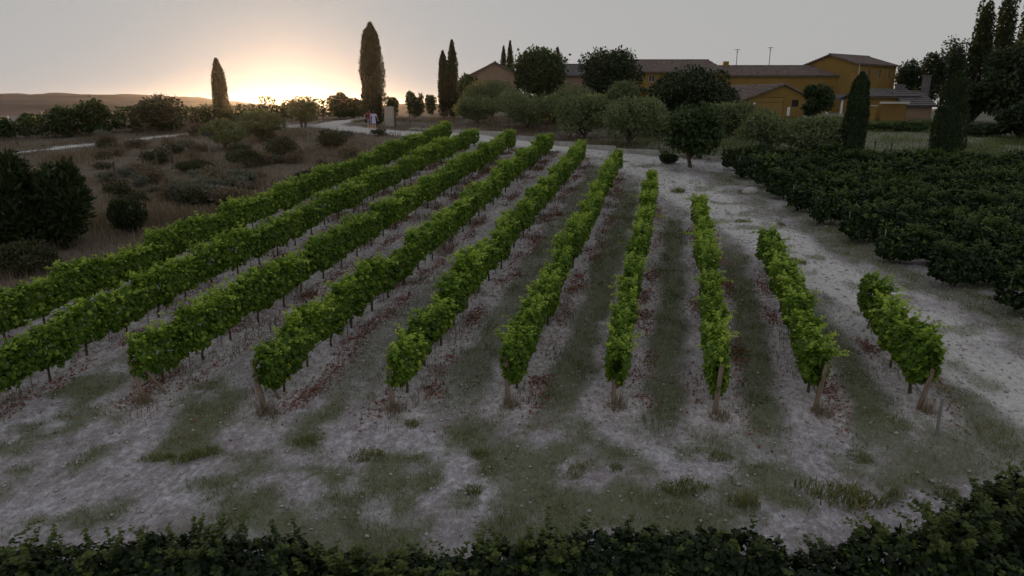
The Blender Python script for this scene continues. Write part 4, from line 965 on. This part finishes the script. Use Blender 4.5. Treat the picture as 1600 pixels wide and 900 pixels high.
# gabled shed in front: long left slope
Y = 75
def shed():
    gz = zbase(28, 75) - 0.3
    pl, pa, pr = at(1152, 159, Y), at(1226, 131, Y), at(1258, 147, Y)
    back = np.array([-3.9, 8.0]); th = thing('shed', 'ochre gabled shed with big boarded door and barred window', 'shed', (pl[0], Y, gz)); o = th.location
    b = MB(); wz = pl[2]; L = pr[0] - pl[0]; sx = lambda px: xpx(px, Y) - pl[0]
    win = (sx(1241.5), sx(1252), zpx(167, Y), zpx(156, Y)); dz = (sx(1186), sx(1229), gz + 0.02, zpx(152, Y))
    z1 = zpx(151.9, Y)
    # front: rectangle below the door head, sloping top above
    P = wall_mesh(b, (pl[0], Y), (pr[0], Y), gz, pl[2], [(dz[0], dz[1], dz[2], pl[2]), (win[0], win[1], win[2], pl[2])], depth=.2)
    zs = lambda q: np.interp(q, [0, pa[0] - pl[0], L], [pl[2], pa[2], pr[2]])
    def up(s0, s1, zlo): b.poly([P(s0, zlo), P(s1, zlo), P(s1, zs(s1))] + ([P(pa[0] - pl[0], pa[2])] if s0 < pa[0] - pl[0] < s1 else []) + [P(s0, zs(s0))])
    up(0, dz[0], pl[2]); up(dz[0], dz[1], dz[3]); up(dz[1], win[0], pl[2]); up(win[0], win[1], win[3]); up(win[1], L, pl[2])
    for q, zz in ((dz, dz[3]), (win, win[3])):
        b.quad(P(q[0], pl[2]), P(q[0], zz), P(q[0], zz, .2), P(q[0], pl[2], .2)); b.quad(P(q[1], pl[2]), P(q[1], pl[2], .2), P(q[1], zz, .2), P(q[1], zz)); b.quad(P(q[0], zz), P(q[1], zz), P(q[1], zz, .2), P(q[0], zz, .2))
    wall_mesh(b, (pl[0] + back[0], Y + back[1]), (pl[0], Y), gz, pl[2]); wall_mesh(b, (pr[0], Y), (pr[0] + back[0], Y + back[1]), gz, pr[2])
    b.build('wall', M['ochre'], th, off=o)
    d = MB()
    d.box(((dz[0] + dz[1]) / 2, .1, (dz[2] + dz[3]) / 2 - gz), (dz[1] - dz[0] - .02, .08, dz[3] - dz[2] - .02))
    d.build('door', M['ochre_door'], th)
    window(th, P, (win[0], win[1], win[2], win[3]), .12, .05, False, bars=3, mat='darkmetal')
    r = MB(); B3 = lambda p, e=0.0, f=0.0: np.array([p[0] + back[0] * f, p[1] + back[1] * f - e, p[2]])
    ov = 0.3; dl = (pa - pl); pl2 = pl - dl * .06; dr = pr - pa; pr2 = pr + dr * .1
    roof_mesh(r, B3(pl2, 0, 1.05), B3(pl2, ov, 0), B3(pa, ov, 0), B3(pa, 0, 1.05))
    roof_mesh(r, B3(pr2, ov, 0), B3(pr2, 0, 1.05), B3(pa, 0, 1.05), B3(pa, ov, 0))
    r.build('roof', M['tile'], th, off=o)
    MB().tube([(sx(1172), -.07, 0), (sx(1172), -.07, zs(sx(1172)) - gz)], .05, 6).build('drainpipe', M['darkmetal'], th)
    MB().box((sx(1182), -.08, zpx(163, Y) - gz), (.22, .16, .36)).build('meter_box', M['white'], th)
    MB().box((sx(1237), -.05, zpx(174, Y) - gz), (.3, .1, .9)).build('notice_board', M['white'], th)
shed()
# small porch between shed and cypress
Y = 88; x0 = xpx(1296, Y); gz = 6.9
th = thing('porch', 'small grey roofed porch with white posts right of the shed', 'porch', (x0, Y, gz)); Wp = xpx(1345, Y) - x0; zr = zpx(147, Y); ze = zpx(155, Y)
r = MB(); roof_mesh(r, (x0 - .2, Y - .2, ze), (x0 + Wp, Y - .2, ze), (x0 + Wp, Y + 3, zr), (x0 - .2, Y + 3, zr)); r.build('roof', M['greytile'], th, off=th.location)
for q in (0.2, Wp * .5, Wp - .3): MB().box((q, 0, (ze - gz) / 2), (.22, .22, ze - gz - .1)).build('post', M['white'], th)
# low house at right with cane screen
Y = 72; x0 = xpx(1362, Y); x1 = xpx(1436, Y); gz = zpx(188, Y); ze, zr = zpx(150, Y), zpx(141, Y + 2.5)
th, *_ = house('low dark roofed garden house left of the very dark cypress', (x0, Y), 0.0, x1 - x0, 5.0, gz, ze, zr, 'ochre', name='garden_house', tile='greytile')
MB().box((xpx(1430, Y) - x0, 2.5, zr - gz + .2), (.75, .6, .8)).build('chimney', M['greytile'], th)
Y2 = 69.5; xa, xb = xpx(1384, Y2), xpx(1423, Y2); zc = zpx(162, Y2)
sc_ = thing('cane_screen', 'yellow brown cane screen under a pale beam at the garden house', 'screen', (xa, Y2, gz))
ncane = 44; b0 = MB().tube([(0, 0, 0), (0, 0, zc - gz - .02)], .03, 5).mesh('cane', M['canes'])
for i in range(ncane): link('cane', b0, sc_, ((xb - xa) * (i + .5) / ncane, random.uniform(-.02, .02), random.uniform(-.06, 0)))
MB().box(((xb - xa) / 2, -.06, zc - gz + .1), (xb - xa + .4, .25, .2)).build('beam', M['trim'], sc_)
pt = thing('porch_post', 'square ochre post standing left of the cane screen', 'post', (xpx(1371, Y2), Y2, gz)); MB().box((0, 0, (zpx(166, Y2) - gz) / 2), (.42, .4, zpx(166, Y2) - gz)).build('shaft', M['ochre'], pt); MB().box((0, 0, zpx(166, Y2) - gz + .05), (.6, .55, .1)).build('capital', M['trim'], pt)
x0 = xpx(1424, 70.5); x1 = xpx(1464, 70.5)
th, *_ = house('low annexe with sloping grey roof right of the cane screen', (x0, 70.5), 0.0, x1 - x0, 5.0, gz, zpx(163, 70.5), zpx(144, 73), 'pinkwall', name='garden_annexe', tile='greytile')
ch = MB().box((xpx(1449, 73) - x0, 2.5, zpx(125, 73) - gz - .7), (.6, .5, 2.2)); ch.box((xpx(1449, 73) - x0, 2.5, zpx(125, 73) - gz + .44), (.72, .62, .1)); ch.build('chimney', M['greytile'], th)
# left barn and the grey roofs left of the dome tree
Y = 100; x0 = xpx(736, Y)
house('pink walled barn with pale gable edge behind the olive trees', (x0, Y), math.radians(8), 6.8, 9.0, 6.8, zpx(116, Y), zpx(97, Y), 'pinkwall', ridge='side', name='barn', tile='greytile', cat='barn')
x0 = xpx(868, 102); house('grey tiled outhouse glimpsed between the two big dark trees', (x0, 102), 0.0, 7.0, 7.0, 6.8, zpx(117, 102), zpx(101, 105), 'pinkwall', name='outhouse', tile='greytile', cat='outbuilding')
# tiny white house in the far plain
x, y = at(64, 188, 330)[0], 330.0
house('tiny white farm building in the distant fields at far left', (x, y), 0.2, 7.0, 5.0, zt1(x, y), zt1(x, y) + 3.0, zt1(x, y) + 4.4, 'white', name='farm_building', tile='greytile', cat='farm building')

# ------------------------------------------------------------------ walls, fences, posts, pillar
FENCE = [gnd(*q) for q in [(640, 203), (700, 206), (752, 210), (842, 222), (930, 233), (1012, 243), (1140, 252), (1262, 257), (1392, 261)]]
def along(pts, step):
    out = []; carry = 0.0
    for (ax, ay), (bx, by) in zip(pts[:-1], pts[1:]):
        L = math.hypot(bx - ax, by - ay); s = carry
        while s < L: out.append((ax + (bx - ax) * s / L, ay + (by - ay) * s / L)); s += step
        carry = s - L
    out.append(pts[-1]); return out
wp = along(FENCE, 3.4)
lw = thing('low_wall', 'low stepped concrete wall along the far side of the dirt track', 'wall', (wp[0][0], wp[0][1], zt1(*wp[0])))
for i, (a, b) in enumerate(zip(wp[:-1], wp[1:])):
    ang = math.atan2(b[1] - a[1], b[0] - a[0]); L = math.hypot(b[0] - a[0], b[1] - a[1]); mx, my = (a[0] + b[0]) / 2, (a[1] + b[1]) / 2
    zl = max(zt1(*a), zt1(*b)) + 0.22; z_ = zl - 0.4
    MB().box((mx - lw.location[0], my - lw.location[1], z_ - lw.location[2]), (L - .02, .22, .8), ang).build('wall_block', M['concrete'], lw)
fn = thing('wire_fence', 'thin dark wire fence standing on the low wall along the grove', 'fence', (wp[0][0], wp[0][1] + .3, zt1(*wp[0])))
FP = MB().tube([(0, 0, -.2), (0, 0, 1.6)], .035, 6).mesh('fence_post', M['darkmetal'])
prev = None
for i, (x, y) in enumerate(wp):
    p = (x - fn.location[0], y + .25 - fn.location[1], zt1(x, y) - fn.location[2]); link('fence_post', FP, fn, p)
    if prev:
        b = MB()
        for hh in (.5, .85, 1.2, 1.52): b.tube([(prev[0], prev[1], prev[2] + hh), (p[0], p[1], p[2] + hh)], .006, 4)
        b.build('wire', M['darkmetal'], fn)
    prev = p
for px, pb, pt, lb in [(181, 288, 252, 'thin leaning meadow post nearest the camera, leftmost of six'), (226, 270, 235, 'thin dark meadow post, second from the left'), (248, 268, 236, 'thin dark meadow post, third from the left'),
                       (270, 257, 221, 'thin dark meadow post, fourth from the left'), (300, 244, 217, 'thin short meadow post, fifth from the left')]:
    B, H, W = span(px, pb, pt, 4); o = MB().tube([(0, 0, -.3), (random.uniform(-.08, .08), 0, H)], .065, 7).build('meadow_post', M['bark'])
    o.location = B; tag(o, lb, 'post', 'posts in the meadow')
B, H, W = span(328, 243, 207, 4); o = thing('meadow_post', 'thin meadow post topped by a small dark box, rightmost of six', 'post', B, 0, 'posts in the meadow')
MB().tube([(0, 0, -.3), (0, 0, H - .2)], .05, 7).build('pole', M['wood'], o); MB().box((0, 0, H - .08), (.32, .22, .24)).build('box', M['darkmetal'], o)

B, H, W = span(609, 198, 166, 13); pil = thing('stone_pillar', 'pale stone gate pillar right of the tallest cypress', 'pillar', B)
nc = 6; ch_ = (H - .12) / nc
for i in range(nc):
    if i % 2: parts_ = [(-W / 4, W / 2), (W / 4, W / 2)]
    else: parts_ = [(0, W)]
    for c, w in parts_: MB().box((c, random.uniform(-.01, .01), ch_ * (i + .5)), (w - .015, .62 + random.uniform(-.02, .02), ch_ - .015)).build('stone_block', M['stone'], pil)
MB().box((0, 0, H - .06), (W * 1.12, .72, .12)).build('cap_stone', M['stone'], pil)
B, H, W = span(618, 199, 167, 3); gp = thing('gate_post', 'thin dark metal gate post just right of the stone pillar', 'post', B)
MB().box((0, 0, H / 2 - .1), (.1, .1, H + .2)).build('shaft', M['darkmetal'], gp); MB().box((0, 0, H + .02), (.13, .13, .05)).build('cap', M['darkmetal'], gp)
x, y = gnd(1172, 303)
def rock():
    r = random.Random(4); v = []; f = []; n = 8
    for i, (z, q) in enumerate(((-.1, .3), (.12, .34), (.3, .22), (.36, .08))):
        for k in range(n): a = 2 * math.pi * k / n; rr = q * r.uniform(.8, 1.2); v.append((rr * 1.2 * math.cos(a), rr * math.sin(a), z + r.uniform(-.03, .03)))
    for i in range(3):
        for k in range(n): f.append((i * n + k, i * n + (k + 1) % n, (i + 1) * n + (k + 1) % n, (i + 1) * n + k))
    f.append(tuple(range(3 * n, 4 * n))); o = link('boulder', mesh_py('boulder', v, f, [M['rock']], True)); o.location = (x, y, zt1(x, y)); tag(o, 'pale limestone boulder at the edge of the dark right vineyard', 'rock')
rock()

# ------------------------------------------------------------------ the two people
def person(label, px, pb, height, heading, top_mat, low_mat, dress, arms, group='people on the track'):
    x, y = gnd(px, pb); k = height / 1.72
    th = thing('person', label, 'person', (x, y, zt1(x, y)), heading, group); th.scale = (k, k, k)
    V, E, R = [], [], []
    def add(p, r, par=None):
        V.append(p); R.append(r); i = len(V) - 1
        if par is not None: E.append((par, i))
        return i
    pel = add((0, 0, .95), (.14, .10)); sp = add((0, .01, 1.12), (.12, .09), pel); chs = add((0, 0, 1.32), (.15, .10), sp)
    nk = add((0, 0, 1.47), (.055, .055), chs); jw = add((0, .02, 1.54), (.07, .08), nk); hd = add((0, .01, 1.63), (.078, .095), jw); add((0, .0, 1.70), (.05, .06), hd)
    add((0, .105, 1.59), (.012, .014), jw)
    for s in (-1, 1):
        hip = add((s * .09, 0, .86), (.085, .09), pel); kn = add((s * .10, .02, .49), (.055, .06), hip); cf = add((s * .10, -.01, .32), (.05, .055), kn); an = add((s * .10, -.01, .09), (.035, .04), cf); add((s * .105, .12, .04), (.035, .025), an)
        sh = add((s * .18, 0, 1.40), (.055, .055), chs)
        el, wr, fd = arms[0 if s < 0 else 1]
        e = add(el, (.04, .04), sh); w = add(wr, (.026, .03), e); fd = np.array(fd, float); fd /= np.linalg.norm(fd); wv = np.array(wr, float)
        pm_ = add(tuple(wv + fd * .07), (.035, .016), w); side = np.cross(fd, (0, 1.0, .2)); side /= np.linalg.norm(side)
        for q, l in ((-1.5, .075), (-.5, .088), (.5, .082), (1.5, .062)):
            f1 = add(tuple(wv + fd * .10 + side * .018 * q), (.009, .009), pm_); f2 = add(tuple(wv + fd * (.10 + l * .55) + side * .02 * q + np.array([0, .008, 0])), (.0085, .0085), f1); add(tuple(wv + fd * (.10 + l) + side * .02 * q + np.array([0, .022, 0])), (.007, .007), f2)
        t1 = add(tuple(wv + fd * .04 + side * .04), (.011, .011), pm_); add(tuple(wv + fd * .085 + side * .062), (.009, .009), t1)
    me = bpy.data.meshes.new('body'); me.from_pydata([tuple(map(float, v)) for v in V], E, []); me.materials.append(M['skin'])
    b = link('body', me, th); b.modifiers.new('skin', 'SKIN')
    for i, r in enumerate(R): me.skin_vertices[0].data[i].radius = r
    me.skin_vertices[0].data[0].use_root = True
    sb = b.modifiers.new('sub', 'SUBSURF'); sb.levels = 1; sb.render_levels = 2
    def rings(name, rows, mat, closed=False, n=18):
        v = [(cx + rx * math.cos(2 * math.pi * q / n), cy_ + ry * math.sin(2 * math.pi * q / n), z) for z, rx, ry, cx, cy_ in rows for q in range(n)]
        f = [(i * n + q, i * n + (q + 1) % n, (i + 1) * n + (q + 1) % n, (i + 1) * n + q) for i in range(len(rows) - 1) for q in range(n)]
        if closed: f.append(tuple(range((len(rows) - 1) * n, len(rows) * n)))
        return link(name, mesh_py(name, v, f, [mat], True), th)
    hem = .62 if dress else .92
    rings('dress' if dress else 'top', [(hem, .205 if dress else .165, .16 if dress else .125, 0, 0), (.80, .195, .15, 0, 0) if dress else (.98, .168, .128, 0, 0), (1.0, .172, .13, 0, 0), (1.12, .148, .115, 0, .01), (1.26, .172, .125, 0, 0), (1.38, .178, .11, 0, 0), (1.445, .12, .08, 0, 0), (1.475, .07, .07, 0, 0)], M[top_mat])
    for s, (el, wr, fd) in zip((-1, 1), arms):
        e = np.array(el, float); sh = np.array([s * .17, 0, 1.40]); MB().tube([sh - (e - sh) * .1, sh + (e - sh) * .35, sh + (e - sh) * .62], [.07, .064, .06], 10, False).build('sleeve', M[top_mat], th, True)
    if not dress:
        rings('shorts', [(.94, .168, .13, 0, 0), (.84, .178, .135, 0, 0), (.80, .175, .13, 0, 0)], M[low_mat])
        for s in (-1, 1): MB().tube([(s * .085, 0, .84), (s * .095, .01, .6)], [.105, .095], 12, False).build('shorts_leg', M[low_mat], th, True)
    rings('hair', [(1.44, .075, .03, 0, -.075), (1.52, .092, .06, 0, -.05), (1.60, .098, .09, 0, -.025), (1.67, .092, .098, 0, -.01), (1.72, .065, .075, 0, -.01), (1.745, .02, .025, 0, -.01)], M['hair'], True)
    for s in (-1, 1):
        c = s * .102; rr_ = [(.0, .045, .125, c, .04), (.035, .048, .13, c, .04), (.07, .042, .085, c, .0), (.105, .04, .05, c, -.02)]
        rings('shoe', rr_, M['white'], True, 12)
    return th
person('person in a dark maroon top and shorts, arm round the companion', 577.5, 202, 1.74, 0.25, 'maroon', 'navy', False,
       [((-.40, .02, 1.22), (-.26, .10, 1.02), (.5, .4, -.6)), ((.38, .02, 1.36), (.52, .03, 1.30), (1, .1, -.2))])
person('person in a pale lilac tunic with bare legs and white shoes', 584.5, 202.6, 1.66, -0.1, 'lilac', 'lilac', True,
       [((-.30, -.02, 1.15), (-.30, .06, 1.0), (-.2, .3, -1)), ((.34, -.02, 1.16), (.36, .10, .95), (.1, .3, -1))])

# ------------------------------------------------------------------ evening air
hz = MB(); x0, x1, y0, y1, z0, z1 = -2700, 2700, -200, 4500, -18, 36
hz.box(((x0 + x1) / 2, (y0 + y1) / 2, (z0 + z1) / 2), (x1 - x0, y1 - y0, z1 - z0))
hm, nt, out = new_mat('evening_air')
pv = nd(nt, 'ShaderNodeVolumePrincipled'); pv.inputs['Density'].default_value = 0.00006; pv.inputs['Anisotropy'].default_value = 0.88
pv.inputs['Color'].default_value = (0.93, 0.93, 0.95, 1)
nt.links.new(pv.outputs[0], out.inputs['Volume'])
tag(hz.build('haze', hm), kind='stuff')
print('objects', len(bpy.data.objects), 'tris', sum(len(m.polygons) for m in bpy.data.meshes))
